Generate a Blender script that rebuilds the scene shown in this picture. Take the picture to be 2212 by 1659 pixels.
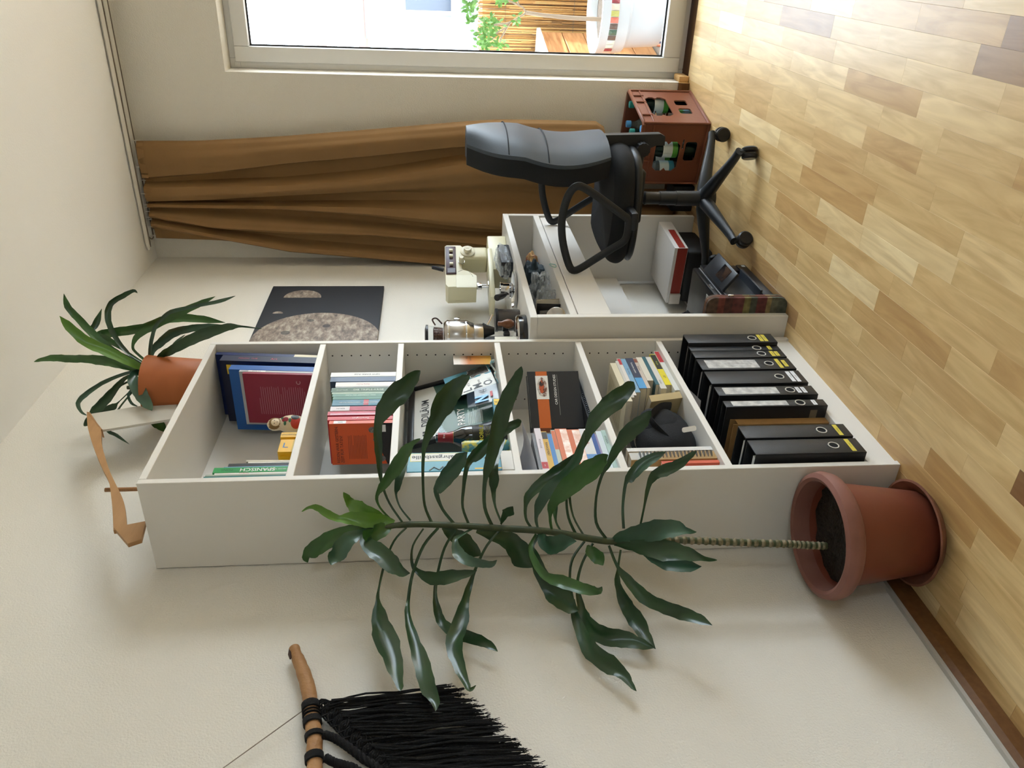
import bpy, bmesh, math, random
from mathutils import Vector, Matrix, noise
from mathutils.geometry import tessellate_polygon
for o in list(bpy.data.objects): bpy.data.objects.remove(o)
scene = bpy.context.scene
COL = scene.collection
random.seed(7)
V = Vector
# ---------------------------------------------------------------- camera
# the phone was held sideways: world "up" points to the left of the frame
CAM = V((1.5019, -1.672, 1.2739)); YAW, PITCH, ROLL, FPX = .5155, -.0982, -.0141, 1704.63
FW = V((-math.sin(YAW)*math.cos(PITCH), math.cos(YAW)*math.cos(PITCH), math.sin(PITCH)))
_r = V((math.cos(YAW), math.sin(YAW), 0)); _u = _r.cross(FW)
RT = math.cos(ROLL)*_r + math.sin(ROLL)*_u
UP = -math.sin(ROLL)*_r + math.cos(ROLL)*_u
cd = bpy.data.cameras.new('camera'); cam = bpy.data.objects.new('camera', cd); COL.objects.link(cam)
cd.sensor_fit = 'HORIZONTAL'; cd.sensor_width = 36; cd.lens = FPX/2212*36; cd.clip_start = .05; cd.clip_end = 200
mx = Matrix((-UP, RT, -FW)).transposed().to_4x4(); mx.translation = CAM
cam.matrix_world = mx; scene.camera = cam
# ---------------------------------------------------------------- light
YB, ROOM_H = 2.364, 2.694            # window wall, ceiling
RX, RY = 4.0, -3.4                   # right wall, wall behind the camera
OX0, OX1, OZ1 = .915, 3.86, 2.227    # balcony door opening
WY0, WY1, WZ0, WZ1 = -2.9, -2.2, 1.1, 1.95  # unseen window added in the right wall to light the bookcase side
world = bpy.data.worlds.new('world'); scene.world = world; world.use_nodes = True
bg = world.node_tree.nodes['Background']; bg.inputs[0].default_value = (.785, .89, 1, 1); bg.inputs[1].default_value = 24.0
ld = bpy.data.lights.new('daylight_portal', 'AREA'); ld.shape = 'RECTANGLE'; ld.size = OX1-OX0; ld.size_y = OZ1
ld.cycles.is_portal = True
lo = bpy.data.objects.new('daylight_portal', ld); COL.objects.link(lo)
lo.location = ((OX0+OX1)/2, YB+.22, OZ1/2); lo.rotation_euler = (-math.pi/2, 0, 0)
sun = bpy.data.lights.new('sun', 'SUN'); sun.energy = 70; sun.angle = math.radians(1.5); sun.color = (1, .95, .88)
so_ = bpy.data.objects.new('sun', sun); COL.objects.link(so_); so_.rotation_euler = V((-.25, -.45, -.86)).to_track_quat('-Z', 'Y').to_euler()
ld2 = bpy.data.lights.new('added_window_portal', 'AREA'); ld2.shape = 'RECTANGLE'; ld2.size = WY1-WY0; ld2.size_y = WZ1-WZ0
ld2.cycles.is_portal = True
lo2 = bpy.data.objects.new('added_window_portal', ld2); COL.objects.link(lo2)
lo2.location = (RX+.24, (WY0+WY1)/2, (WZ0+WZ1)/2); lo2.rotation_euler = (math.pi/2, 0, math.pi/2)
vs = scene.view_settings; vs.view_transform = 'Standard'; vs.look = 'None'; vs.gamma = 1; vs.use_curve_mapping = False
vs.exposure = -0.42

# ---------------------------------------------------------------- helpers
def ray(x, y): return FW + RT*((1659-y-829.5)/FPX) - UP*((x-1106)/FPX)
def hit(x, y, ax, val):
    d = ray(x, y); i = 'xyz'.index(ax); return CAM + d*((val-CAM[i])/d[i])
def hitp(x, y, p, n):
    d = ray(x, y); return CAM + d*((V(p)-CAM).dot(n)/d.dot(n))
def at(x, y, dep): return CAM + ray(x, y)*dep          # dep = distance along the view axis
def depth(p): return (V(p)-CAM).dot(FW)
def crop(x0, y0, s): return lambda a, b: (x0+a*s, y0+b*s)
cA = crop(440, 720, .205); cB = crop(840, 720, .205); cC = crop(1080, 720, .205); cD = crop(1280, 700, .205)
cE = crop(1440, 700, .2351); cF = crop(900, 480, .1687); cG = crop(1060, 440, .2984); cH = crop(980, 200, .3165)
cP = crop(640, 780, .458); cT = crop(60, 600, .3618); cM = crop(600, 1380, .2622); cK = crop(1320, 190, .1266)

def lin(c):
    if isinstance(c, str): c = [int(c[i:i+2], 16)/255 for i in (0, 2, 4)]
    return tuple((v/12.92 if v <= .04045 else ((v+.055)/1.055)**2.4) for v in c)
MATS = {}
def mat(name, c='808080', rough=.5, metal=0, spec=.5, nz=None, bump=None, coat=0, trans=0, ior=1.45, alpha=1, emit=None, sub=0):
    """nz=(scale, second colour, contrast), bump=(scale, strength[, stretch xyz])"""
    if name in MATS: return MATS[name]
    m = bpy.data.materials.new(name); m.use_nodes = True; nt = m.node_tree; N = nt.nodes; L = nt.links
    b = N['Principled BSDF']; b.inputs['Base Color'].default_value = (*lin(c), 1)
    b.inputs['Roughness'].default_value = rough; b.inputs['Metallic'].default_value = metal
    b.inputs['Specular IOR Level'].default_value = spec; b.inputs['Coat Weight'].default_value = coat
    b.inputs['Transmission Weight'].default_value = trans; b.inputs['IOR'].default_value = ior; b.inputs['Alpha'].default_value = alpha
    b.inputs['Coat Roughness'].default_value = .15
    if sub: b.inputs['Subsurface Weight'].default_value = sub
    if nz or bump:
        tc = N.new('ShaderNodeTexCoord')
    def tex(scale, st=None, det=4):
        mp = N.new('ShaderNodeMapping'); L.new(tc.outputs['Object'], mp.inputs[0])
        if st: mp.inputs['Scale'].default_value = st
        t = N.new('ShaderNodeTexNoise'); t.inputs['Scale'].default_value = scale; t.inputs['Detail'].default_value = det
        L.new(mp.outputs[0], t.inputs['Vector']); return t
    if nz:
        t = tex(nz[0], nz[3] if len(nz) > 3 else None)
        r = N.new('ShaderNodeValToRGB'); L.new(t.outputs['Fac'], r.inputs[0])
        k = nz[2] if len(nz) > 2 else .2
        r.color_ramp.elements[0].position = .5-k; r.color_ramp.elements[1].position = .5+k
        r.color_ramp.elements[0].color = (*lin(c), 1); r.color_ramp.elements[1].color = (*lin(nz[1]), 1)
        L.new(r.outputs[0], b.inputs['Base Color'])
    if bump:
        t = tex(bump[0], bump[2] if len(bump) > 2 else None, 3)
        bp = N.new('ShaderNodeBump'); bp.inputs['Strength'].default_value = bump[1]; bp.inputs['Distance'].default_value = .01
        L.new(t.outputs['Fac'], bp.inputs['Height']); L.new(bp.outputs[0], b.inputs['Normal'])
    if emit:
        b.inputs['Emission Color'].default_value = (*lin(c), 1); b.inputs['Emission Strength'].default_value = emit
    MATS[name] = m; return m
def plain(c, rough=.45): return mat('ink_'+c+('' if rough == .45 else str(rough)), c, rough)

class G:
    """collects shapes, then links them as ONE mesh object"""
    def __init__(s): s.v = []; s.f = []; s.sm = []
    def add(s, vs, fs, smooth=False):
        n = len(s.v); s.v += [tuple(v) for v in vs]; s.f += [tuple(i+n for i in f) for f in fs]; s.sm += [smooth]*len(fs); return s
    def box(s, a, b):
        (x0, y0, z0), (x1, y1, z1) = a, b
        return s.add([(x0,y0,z0),(x1,y0,z0),(x1,y1,z0),(x0,y1,z0),(x0,y0,z1),(x1,y0,z1),(x1,y1,z1),(x0,y1,z1)],
                     [(0,3,2,1),(4,5,6,7),(0,1,5,4),(1,2,6,5),(2,3,7,6),(3,0,4,7)])
    def bev(s, a, b, r=.004, seg=2, smooth=True):
        bm = bmesh.new(); bmesh.ops.create_cube(bm, size=1)
        a, b = V(a), V(b)
        for v in bm.verts: v.co = V((a[i]+(b[i]-a[i])*(v.co[i]+.5) for i in range(3)))
        bmesh.ops.bevel(bm, geom=bm.edges[:], offset=r, segments=seg, affect='EDGES', profile=.5)
        bm.verts.index_update()
        s.add([v.co.copy() for v in bm.verts], [[v.index for v in f.verts] for f in bm.faces], smooth); bm.free(); return s
    def lathe(s, prof, n=28, o=(0,0,0), ax=None, smooth=True, cap=True):
        """prof = [(r, z)...] around the z axis at o (or around the direction ax)"""
        o = V(o); q = V((0,0,1)).rotation_difference(V(ax)) if ax else None
        vs = []; fs = []
        for r, z in prof:
            for k in range(n):
                t = 2*math.pi*k/n; p = V((r*math.cos(t), r*math.sin(t), z))
                vs.append((q @ p if q else p)+o)
        for i in range(len(prof)-1):
            for k in range(n):
                a = i*n+k; b = i*n+(k+1) % n; fs.append((a, b, b+n, a+n))
        if cap:
            fs.append(tuple(range(n))[::-1]); m = (len(prof)-1)*n; fs.append(tuple(range(m, m+n)))
        return s.add(vs, fs, smooth)
    def cyl(s, a, b, r0, r1=None, n=20, smooth=True):
        a, b = V(a), V(b); d = b-a
        return s.lathe([(r0, 0), (r0 if r1 is None else r1, d.length)], n, a, d.normalized(), smooth)
    def tube(s, pts, r, n=8, smooth=True, flat=None, closed=False):
        """r number or list; flat=(kx,ky) squashes the section; frames are parallel-transported"""
        pts = [V(p) for p in pts]; m = len(pts); rs = r if isinstance(r, (list, tuple)) else [r]*m
        kx, ky = flat or (1, 1); vs = []; fs = []; ref = None
        for i, p in enumerate(pts):
            t = (pts[(i+1) % m if closed else min(i+1, m-1)]-pts[(i-1) % m if closed else max(i-1, 0)])
            t = t.normalized() if t.length > 1e-9 else V((0,0,1))
            if ref is None: ref = V((0,0,1)) if abs(t.z) < .9 else V((0,1,0))
            u = (ref-t*ref.dot(t)); u = u.normalized() if u.length > 1e-6 else t.orthogonal().normalized()
            w = t.cross(u); ref = u
            for k in range(n):
                a = 2*math.pi*k/n; vs.append(p+u*(rs[i]*ky*math.sin(a))+w*(rs[i]*kx*math.cos(a)))
        for i in range(m if closed else m-1):
            for k in range(n):
                a = i*n+k; b = i*n+(k+1) % n; c = ((i+1) % m)*n
                fs.append((a, b, c+(k+1) % n, c+k))
        if not closed: fs.append(tuple(range(n))[::-1]); fs.append(tuple(range((m-1)*n, m*n)))
        return s.add(vs, fs, smooth)
    def prism(s, poly, o, ex, ey, th, holes=(), smooth=False):
        """flat polygon (with holes) in the plane o + a*ex + b*ey, thickened by th along ex x ey"""
        o, ex, ey = V(o), V(ex), V(ey); nrm = ex.cross(ey).normalized(); loops = [poly]+list(holes)
        flat = [p for l in loops for p in l]; n = len(flat)
        tri = tessellate_polygon([[V((p[0], p[1], 0)) for p in l] for l in loops])
        base = [o+ex*p[0]+ey*p[1] for p in flat]; vs = base+[b+nrm*th for b in base]; fs = []
        for t in tri:
            a, b, c = t; P = flat
            if (P[b][0]-P[a][0])*(P[c][1]-P[a][1])-(P[b][1]-P[a][1])*(P[c][0]-P[a][0]) < 0: b, c = c, b
            fs.append((a, c, b)); fs.append((a+n, b+n, c+n))
        k = 0
        for li, l in enumerate(loops):
            ar = sum(l[i][0]*l[(i+1) % len(l)][1]-l[(i+1) % len(l)][0]*l[i][1] for i in range(len(l)))
            for i in range(len(l)):
                a = k+i; b = k+(i+1) % len(l)
                fs.append((a, b, b+n, a+n) if (ar > 0) == (li == 0) else (b, a, a+n, b+n))
            k += len(l)
        return s.add(vs, fs, smooth)
    def grid(s, rows, smooth=True):
        m = len(rows[0]); vs = [p for r in rows for p in r]
        return s.add(vs, [(i*m+j, i*m+j+1, (i+1)*m+j+1, (i+1)*m+j) for i in range(len(rows)-1) for j in range(m-1)], smooth)
    def mesh(s, name):
        me = bpy.data.meshes.new(name); me.from_pydata(s.v, [], s.f)
        me.polygons.foreach_set('use_smooth', s.sm)
        if any(s.sm): me.set_sharp_from_angle(angle=math.radians(42))
        me.update(); return me
    def obj(s, name, m, parent=None, **k): return link(name, s.mesh(name), m, parent, **k)
def link(name, me, m, parent=None, loc=None, rot=None, mtx=None):
    o = bpy.data.objects.new(name, me); COL.objects.link(o)
    if m is not None and not me.materials: me.materials.append(m)
    if parent: o.parent = parent
    if loc: o.location = loc
    if rot: o.rotation_euler = rot
    if mtx: o.matrix_world = mtx
    return o
def tag(o, label, cat, group=None):
    o['label'] = label; o['category'] = cat
    if group: o['group'] = group
    return o
def thing(name, label, cat, loc=(0,0,0), rot=(0,0,0), group=None, mtx=None):
    o = bpy.data.objects.new(name, None); COL.objects.link(o); o.empty_display_size = .05
    o.location = loc; o.rotation_euler = rot
    if mtx: o.matrix_world = mtx
    return tag(o, label, cat, group)
def struct(o, label=None):
    o['kind'] = 'structure'
    if label: o['label'] = label
    return o
def dup(root, label, loc=None, rot=None, mtx=None):
    """copy of a thing, its parts and sub-parts"""
    r = root.copy(); COL.objects.link(r); r['label'] = label
    if loc is not None: r.location = loc
    if rot is not None: r.rotation_euler = rot
    if mtx is not None: r.matrix_world = mtx
    for ch in root.children:
        c = ch.copy(); COL.objects.link(c); c.parent = r
        for g in ch.children:
            d = g.copy(); COL.objects.link(d); d.parent = c
    return r
TXT = {}
def text(body, size, m, parent, o, right, up, name='lettering', align='CENTER', spread=1.0, bold=0):
    """flat print: the words as thin letter shapes lying on the surface"""
    key = (body, align, bold)
    if key not in TXT:
        cu = bpy.data.curves.new('t', 'FONT'); cu.body = body; cu.size = 1; cu.align_x = align; cu.align_y = 'CENTER'; cu.resolution_u = 2
        cu.offset = bold
        to = bpy.data.objects.new('t', cu); COL.objects.link(to)
        me = bpy.data.meshes.new_from_object(to)
        TXT[key] = ([v.co.copy() for v in me.vertices], [tuple(p.vertices) for p in me.polygons])
        bpy.data.objects.remove(to); bpy.data.meshes.remove(me); bpy.data.curves.remove(cu)
    vs, fs = TXT[key]; o, right, up = V(o), V(right).normalized(), V(up).normalized()
    g = G(); g.add([o+right*(v.x*size*spread)+up*(v.y*size) for v in vs], fs)
    return g.obj(name, m, parent)
def quad(name, m, parent, o, ex, ey):
    o, ex, ey = V(o), V(ex), V(ey)
    return G().add([o, o+ex, o+ex+ey, o+ey], [(0,1,2,3)]).obj(name, m, parent)
def smooth_path(pts, k=4):
    """Catmull-Rom through the points"""
    pts = [V(p) for p in pts]; out = []
    for i in range(len(pts)-1):
        p0, p1, p2, p3 = pts[max(i-1,0)], pts[i], pts[i+1], pts[min(i+2,len(pts)-1)]
        for j in range(k):
            t = j/k; out.append(.5*((2*p1)+(p2-p0)*t+(2*p0-5*p1+4*p2-p3)*t*t+(3*p1-p0-3*p2+p3)*t**3))
    return out+[pts[-1]]
def rrect(x0, y0, x1, y1, r, n=5):
    out = []
    for cx, cy, a in ((x1-r,y0+r,-90),(x1-r,y1-r,0),(x0+r,y1-r,90),(x0+r,y0+r,180)):
        for k in range(n+1):
            t = math.radians(a+90*k/n); out.append((cx+r*math.cos(t), cy+r*math.sin(t)))
    return out
def basis(o, ex, ey=None):
    """matrix with local x along ex, z up"""
    ex = V(ex).normalized(); ez = V((0,0,1)); ey = ez.cross(ex)
    m = Matrix((ex, ey, ez)).transposed().to_4x4(); m.translation = V(o); return m
# ================================================================ room
plaster = mat('plaster', 'e8e4db', .85, spec=.25, bump=(200, .3))
ceil_m = mat('ceiling_paint', 'f4f3f0', .9, spec=.2, bump=(140, .08))
reveal_m = mat('reveal_paint', 'efeeec', .6, bump=(60, .06))
T = .3
struct(G().box((-T, RY-T, -.02), (0, YB, ROOM_H)).obj('wall_left', plaster), 'rough plastered off-white wall behind the bookcase')
TB = .21
g = G().box((-T, YB, -.02), (OX0, YB+TB, ROOM_H)).box((OX1, YB, -.02), (RX+T, YB+TB, ROOM_H)).box((OX0, YB, OZ1), (OX1, YB+TB, ROOM_H))
struct(g.obj('wall_back', plaster), 'plastered wall with the balcony door')
g = G().box((RX, RY-T, -.02), (RX+T, WY0, ROOM_H)).box((RX, WY1, -.02), (RX+T, YB, ROOM_H)).box((RX, WY0, -.02), (RX+T, WY1, WZ0)).box((RX, WY0, WZ1), (RX+T, WY1, ROOM_H))
struct(g.obj('wall_right', plaster), 'plastered wall with an added light opening across the room')
struct(G().box((0, RY-T, -.02), (RX, RY, ROOM_H)).obj('wall_front', plaster), 'plain plastered wall opposite the balcony door')
struct(G().box((-T, RY-T, ROOM_H), (RX+T, YB+T, ROOM_H+.2)).obj('ceiling', ceil_m), 'white painted ceiling')
# ---- parquet: short strips laid in running lines towards the balcony door
def wood_mat(name, island):
    m = bpy.data.materials.new(name); m.use_nodes = True; N = m.node_tree.nodes; L = m.node_tree.links
    b = N['Principled BSDF']; b.inputs['Roughness'].default_value = .42; b.inputs['Specular IOR Level'].default_value = .35; b.inputs['Coat Weight'].default_value = .22; b.inputs['Coat Roughness'].default_value = .28
    src = N.new('ShaderNodeNewGeometry').outputs['Random Per Island'] if island else N.new('ShaderNodeObjectInfo').outputs['Random']
    tc = N.new('ShaderNodeNewGeometry').outputs['Position']
    off = N.new('ShaderNodeVectorMath'); off.operation = 'MULTIPLY_ADD'
    cmb = N.new('ShaderNodeCombineXYZ')
    for i in range(3): L.new(src, cmb.inputs[i])
    off.inputs[1].default_value = (37, 61, 23); L.new(cmb.outputs[0], off.inputs[0]); L.new(tc, off.inputs[2])
    mp = N.new('ShaderNodeMapping'); mp.inputs['Scale'].default_value = (16, 2.0, 1); L.new(off.outputs[0], mp.inputs[0])
    t = N.new('ShaderNodeTexNoise'); t.inputs['Scale'].default_value = 1.6; t.inputs['Detail'].default_value = 7; t.inputs['Distortion'].default_value = 1.3
    L.new(mp.outputs[0], t.inputs['Vector'])
    r1 = N.new('ShaderNodeValToRGB'); L.new(src, r1.inputs[0]); e = r1.color_ramp.elements
    e[0].position = 0; e[0].color = (*lin('c4a270'), 1); e[1].position = 1; e[1].color = (*lin('f0dcae'), 1)
    for p, c in ((.02, '8f6a48'), (.035, 'c8a26a'), (.3, 'd9b982'), (.6, 'e0c28b'), (.88, 'e8cc98')):
        k = e.new(p); k.color = (*lin(c), 1)
    r2 = N.new('ShaderNodeValToRGB'); L.new(t.outputs['Fac'], r2.inputs[0]); e = r2.color_ramp.elements
    e[0].position = .3; e[0].color = (.66, .58, .48, 1); e[1].position = .66; e[1].color = (1, 1, 1, 1)
    mix = N.new('ShaderNodeMix'); mix.data_type = 'RGBA'; mix.blend_type = 'MULTIPLY'; mix.inputs['Factor'].default_value = .75
    L.new(r1.outputs[0], mix.inputs['A']); L.new(r2.outputs[0], mix.inputs['B']); L.new(mix.outputs['Result'], b.inputs['Base Color'])
    bp = N.new('ShaderNodeBump'); bp.inputs['Strength'].default_value = .04; bp.inputs['Distance'].default_value = .005
    L.new(t.outputs['Fac'], bp.inputs['Height']); L.new(bp.outputs[0], b.inputs['Normal'])
    MATS[name] = m; return m
pm = wood_mat('parquet_strip', False); pr_ = wood_mat('parquet_rest', True)
floor = struct(G().box((-T, RY-T, -.12), (RX+T, YB+T, -.012)).obj('floor', mat('subfloor', '5a3c22', .7)), 'light beech strip parquet floor')
SW = .0665; rest = G(); cache = {}; cnt = 0
rnd = random.Random(3)
for i in range(int(RX/SW)+1):
    y = YB-rnd.uniform(0, .4); x0 = i*SW; x1 = min(x0+SW, RX); first = True; ys = [YB+.02]
    while y > RY: ys.append(y); y -= rnd.choice((.3, .36, .42, .42, .46))
    ys.append(RY)
    for a, b in zip(ys[:-1], ys[1:]):
        dz = rnd.uniform(-.0002, 0)
        near = x0 < 1.75 and a > -.75 and b > -1.2 and x1 > .2 and not (x1 < .34 and 0 < b and a < .8) and cnt < 290
        if near:
            w, l = x1-x0-.0002, round(a-b-.0003, 3)
            if l not in cache:
                c = .0003
                gg = G().add([(0,0,-.014),(w,0,-.014),(w,-l,-.014),(0,-l,-.014),(0,0,-c),(w,0,-c),(w,-l,-c),(0,-l,-c),(c,-c,0),(w-c,-c,0),(w-c,-l+c,0),(c,-l+c,0)],
                    [(0,4,5,1)[::-1],(1,5,6,2)[::-1],(2,6,7,3)[::-1],(3,7,4,0)[::-1],(4,8,9,5)[::-1],(5,9,10,6)[::-1],(6,10,11,7)[::-1],(7,11,8,4)[::-1],(8,11,10,9)])
                cache[l] = gg.mesh('parquet_strip'); cache[l].materials.append(pm)
            link('parquet_strip', cache[l], None, floor, loc=(x0, a, dz)); cnt += 1
        else: rest.box((x0, b+.0006, -.014), (x1-.0005, a, dz))
o = rest.obj('parquet_field', pr_, floor); o['kind'] = 'stuff'
# ---- baseboards
bb = mat('baseboard_wood', '64401f', .5, nz=(9, '74502c', .25, (1, 8, 8)))
bbl = mat('baseboard_cut', 'c69a60', .6, nz=(30, 'dab47c', .3, (6, 1, 6)))
gs = mat('grey_seal', 'b9b6b0', .7)
prof = [(0, 0), (.02, 0), (.02, .036), (.014, .052), (0, .052)]
g = G().prism(prof, (0, RY, 0), (1,0,0), (0,0,1), -(2.364-RY))
o = struct(g.obj('baseboard_left', bb), 'brown wooden baseboard under the plastered wall')
G().box((0, RY, .052), (.013, YB, .062)).obj('sealing_strip', gs, o)
g = G().prism([(-p[0], p[1]) for p in prof][::-1], (0, YB, 0), (0,1,0), (0,0,1), OX0)
o = struct(g.obj('baseboard_back', bb), 'brown wooden baseboard beside the balcony door')
G().prism([(-p[0]*.98, p[1]*.98) for p in prof][::-1], (OX0, YB, 0), (0,1,0), (0,0,1), .0012).obj('cut_end', bbl, o)
G().bev((OX0, YB-.002, 0), (OX0+.03, YB+.1, .05), .006).obj('end_block', bbl, o)
# ---- balcony door: white frame, sashes, glass
white_pvc = mat('white_frame', 'e8e8e6', .35)
gasket = mat('gasket', '1c1d20', .6)
gl = bpy.data.materials.new('window_glass'); gl.use_nodes = True; N = gl.node_tree.nodes; L = gl.node_tree.links
for n in list(N): N.remove(n)
out = N.new('ShaderNodeOutputMaterial'); tr = N.new('ShaderNodeBsdfTransparent'); gy = N.new('ShaderNodeBsdfGlossy'); lw_ = N.new('ShaderNodeLayerWeight'); pw_ = N.new('ShaderNodeMath'); fr = N.new('ShaderNodeMath'); mi = N.new('ShaderNodeMixShader')
gy.inputs['Roughness'].default_value = .02; tr.inputs[0].default_value = (.96, .97, .97, 1); lw_.inputs[0].default_value = .5
pw_.operation = 'POWER'; pw_.inputs[1].default_value = 4; L.new(lw_.outputs['Facing'], pw_.inputs[0]); fr.operation = 'MULTIPLY_ADD'; fr.inputs[1].default_value = .55; fr.inputs[2].default_value = .035; L.new(pw_.outputs[0], fr.inputs[0])
L.new(fr.outputs[0], mi.inputs[0]); L.new(tr.outputs[0], mi.inputs[1]); L.new(gy.outputs[0], mi.inputs[2]); L.new(mi.outputs[0], out.inputs[0])
FY = YB+.125
win = bpy.data.objects.new('window_1', None); COL.objects.link(win); struct(win, 'white framed glazed balcony door in a plastered reveal')
g = G()
for a, b in (((OX0, FY, 0), (OX0+.045, FY+.075, OZ1)), ((OX1-.045, FY, 0), (OX1, FY+.075, OZ1)), ((OX0+.045, FY, OZ1-.045), (OX1-.045, FY+.075, OZ1)), ((OX0+.045, FY, .0), (OX1-.045, FY+.075, .035))):
    g.bev(a, b, .004)
g.obj('outer_frame', white_pvc, win)
mid = (OX0+OX1)/2
for k, (a, b) in enumerate(((OX0+.03, mid), (mid, OX1-.03))):
    z0, z1 = .028, OZ1-.03; w = .07; y0, y1 = FY-.018, FY+.06
    s = G().bev((a, y0, z0), (a+w, y1, z1), .006).bev((b-w, y0, z0), (b, y1, z1), .006).bev((a+w, y0, z0), (b-w, y1, z0+.085), .006).bev((a+w, y0, z1-w), (b-w, y1, z1), .006).obj('sash', white_pvc, win)
    A, B, Z0, Z1 = a+w, b-w, z0+.085, z1-w; e = .007
    G().box((A, y0+.03, Z0), (A+e, y0+.04, Z1)).box((B-e, y0+.03, Z0), (B, y0+.04, Z1)).box((A, y0+.03, Z0), (B, y0+.04, Z0+e)).box((A, y0+.03, Z1-e), (B, y0+.04, Z1)).obj('gasket', gasket, s)
    G().box((A, y0+.034, Z0), (B, y0+.038, Z1)).obj('pane', gl, s)
h = G().bev((mid-.055, FY-.05, 1.0), (mid-.03, FY-.02, 1.14), .004).tube([(mid-.042, FY-.04, 1.08), (mid-.042, FY-.075, 1.08), (mid-.09, FY-.075, 1.08), (mid-.16, FY-.075, 1.08)], .009).obj('handle', mat('alu', 'b8b8ba', .3, 1), win)
g = G().box((OX0, YB+.2, -.03), (OX1, YB+.34, -.012)); struct(g.obj('trim_1', mat('sill', 'a9a9a6', .5)), 'grey outer sill of the balcony door')
w2 = bpy.data.objects.new('added_window', None); COL.objects.link(w2); struct(w2, 'unseen white framed window added for light')  # added out of view so that more light reaches the bookcase side
g = G(); m3 = (WY0+WY1)/2
for a, b in (((RX+.1, WY0, WZ0), (RX+.17, WY0+.07, WZ1)), ((RX+.1, WY1-.07, WZ0), (RX+.17, WY1, WZ1)), ((RX+.1, m3-.05, WZ0), (RX+.17, m3+.05, WZ1)), ((RX+.1, WY0, WZ0), (RX+.17, WY1, WZ0+.07)), ((RX+.1, WY0, WZ1-.07), (RX+.17, WY1, WZ1))): g.box(a, b)
g.obj('frame', white_pvc, w2)
for a, b in ((WY0+.07, m3-.05), (m3+.05, WY1-.07)): G().box((RX+.13, a, WZ0+.07), (RX+.134, b, WZ1-.07)).obj('pane', gl, w2)
# small screw plate in the upper corner of the frame
G().bev((OX0+.004, FY-.004, OZ1-.05), (OX0+.03, FY, OZ1-.02), .003).obj('hinge_cover', white_pvc, win)
# ---- curtain rail under the ceiling
rw = mat('rail_white', 'dedad2', .4)
rail = thing('curtain_rail', 'white double-track curtain rail fixed to the ceiling', 'curtain rail')
def railpath(y, xe): return [(3.6, y, ROOM_H-.011), (1.2, y, ROOM_H-.011), (xe+.06, y, ROOM_H-.011), (xe+.02, y+.012, ROOM_H-.011), (xe, y+.04, ROOM_H-.011), (xe, y+.07, ROOM_H-.011)]
for y, xe in ((2.235, .13), (2.3, .16)):
    G().tube(smooth_path(railpath(y, xe), 5), .019, 8, flat=(1, .55)).obj('track', rw, rail)
    G().tube([(p[0], p[1], ROOM_H-.0222) for p in smooth_path(railpath(y, xe), 5)], .0028, 6).obj('groove', mat('groove', '6b5f52', .7), rail)
# ---- curtain: traced fold lines, valleys pushed towards the wall
cloth = mat('curtain_cloth', '8a6a45', .75, spec=.2, nz=(5, '94734c', .3), bump=(320, .05))
cu = lambda a, b: (280+a*.3707, 230+b*.3707)
# columns: (fold depth offset from the rail plane, crop y at four heights: top, 700, 1400, 2150)
XS = (60, 450, 900, 1400, 1900, 2150)
FOLDS = [(.02, (203, 205, 180, 140, 95, 78)), (-.012, (235, 225, 205, 165, 118, 95)), (-.03, (330, 300, 250, 205, 165, 150)), (-.012, (415, 385, 330, 285, 232, 222)),
 (.055, (432, 408, 352, 300, 240, 232)), (.05, (448, 440, 425, 380, 300, 270)), (-.028, (470, 458, 450, 415, 330, 300)), (-.035, (515, 500, 480, 440, 380, 360)), (-.01, (552, 540, 515, 490, 450, 430)),
 (.05, (560, 555, 530, 510, 520, 500)), (.045, (562, 562, 565, 560, 560, 560)), (-.02, (567, 568, 572, 580, 610, 620)), (-.03, (578, 580, 585, 615, 660, 680)), (-.008, (588, 588, 598, 635, 695, 715)),
 (.05, (594, 594, 605, 645, 705, 725)), (.04, (600, 610, 640, 680, 735, 750)), (-.012, (612, 650, 680, 710, 755, 770)), (-.03, (628, 690, 715, 735, 775, 800)), (-.01, (640, 705, 738, 748, 790, 820)),
 (.045, (648, 710, 745, 770, 815, 840)), (.035, (655, 715, 780, 820, 860, 870)), (-.022, (670, 735, 810, 845, 890, 895)), (-.028, (685, 750, 830, 870, 915, 920)), (-.006, (700, 765, 845, 885, 930, 935)),
 (.05, (712, 770, 848, 888, 934, 938)), (.06, (775, 800, 850, 890, 936, 940))]
def lerp_tab(xs, ys, x):
    for i in range(len(xs)-1):
        if x <= xs[i+1] or i == len(xs)-2:
            t = (x-xs[i])/(xs[i+1]-xs[i]); return ys[i]+(ys[i+1]-ys[i])*t
YC = 2.262; rows = []
for r in range(61):
    z = 2.655-(2.655-.03)*(r/60)**1.0; row = []
    for fi, (dp, tab) in enumerate(FOLDS):
        yc = YC+dp*min(1, .45+1.6*(2.66-z))*(1 if dp > 0 else 1.25)
        # pixel row at this height -> x on the curtain plane
        lo_, hi_ = 40., 3200.
        for _ in range(18):
            m_ = (lo_+hi_)/2; p = hit(*cu(m_, 500), 'y', YC)
            if p.z > z: lo_ = m_
            else: hi_ = m_
        cx_ = min(m_, 2150.); p = hit(*cu(cx_, lerp_tab(XS, tab, max(60, cx_))), 'y', YC)
        px_ = p.x if z > .43 else p.x*(1-(1-.44/.8)*min(1, (.43-z)/.08))   # the crate pushes the hem aside
        row.append(V((max(.012, px_), min(yc, YB-.012), z)))
    sm = []
    for j in range(len(row)-1):
        for k in range(4):
            t = k/4; t2 = t*t*(3-2*t); a, b = row[j], row[j+1]; sm.append(V((a.x+(b.x-a.x)*t, a.y+(b.y-a.y)*t2, z)))
    sm.append(row[-1]); rows.append(sm)
curt = tag(G().grid(rows).obj('curtain', cloth), 'ochre brown floor-length curtain gathered in the corner', 'curtain')
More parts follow.
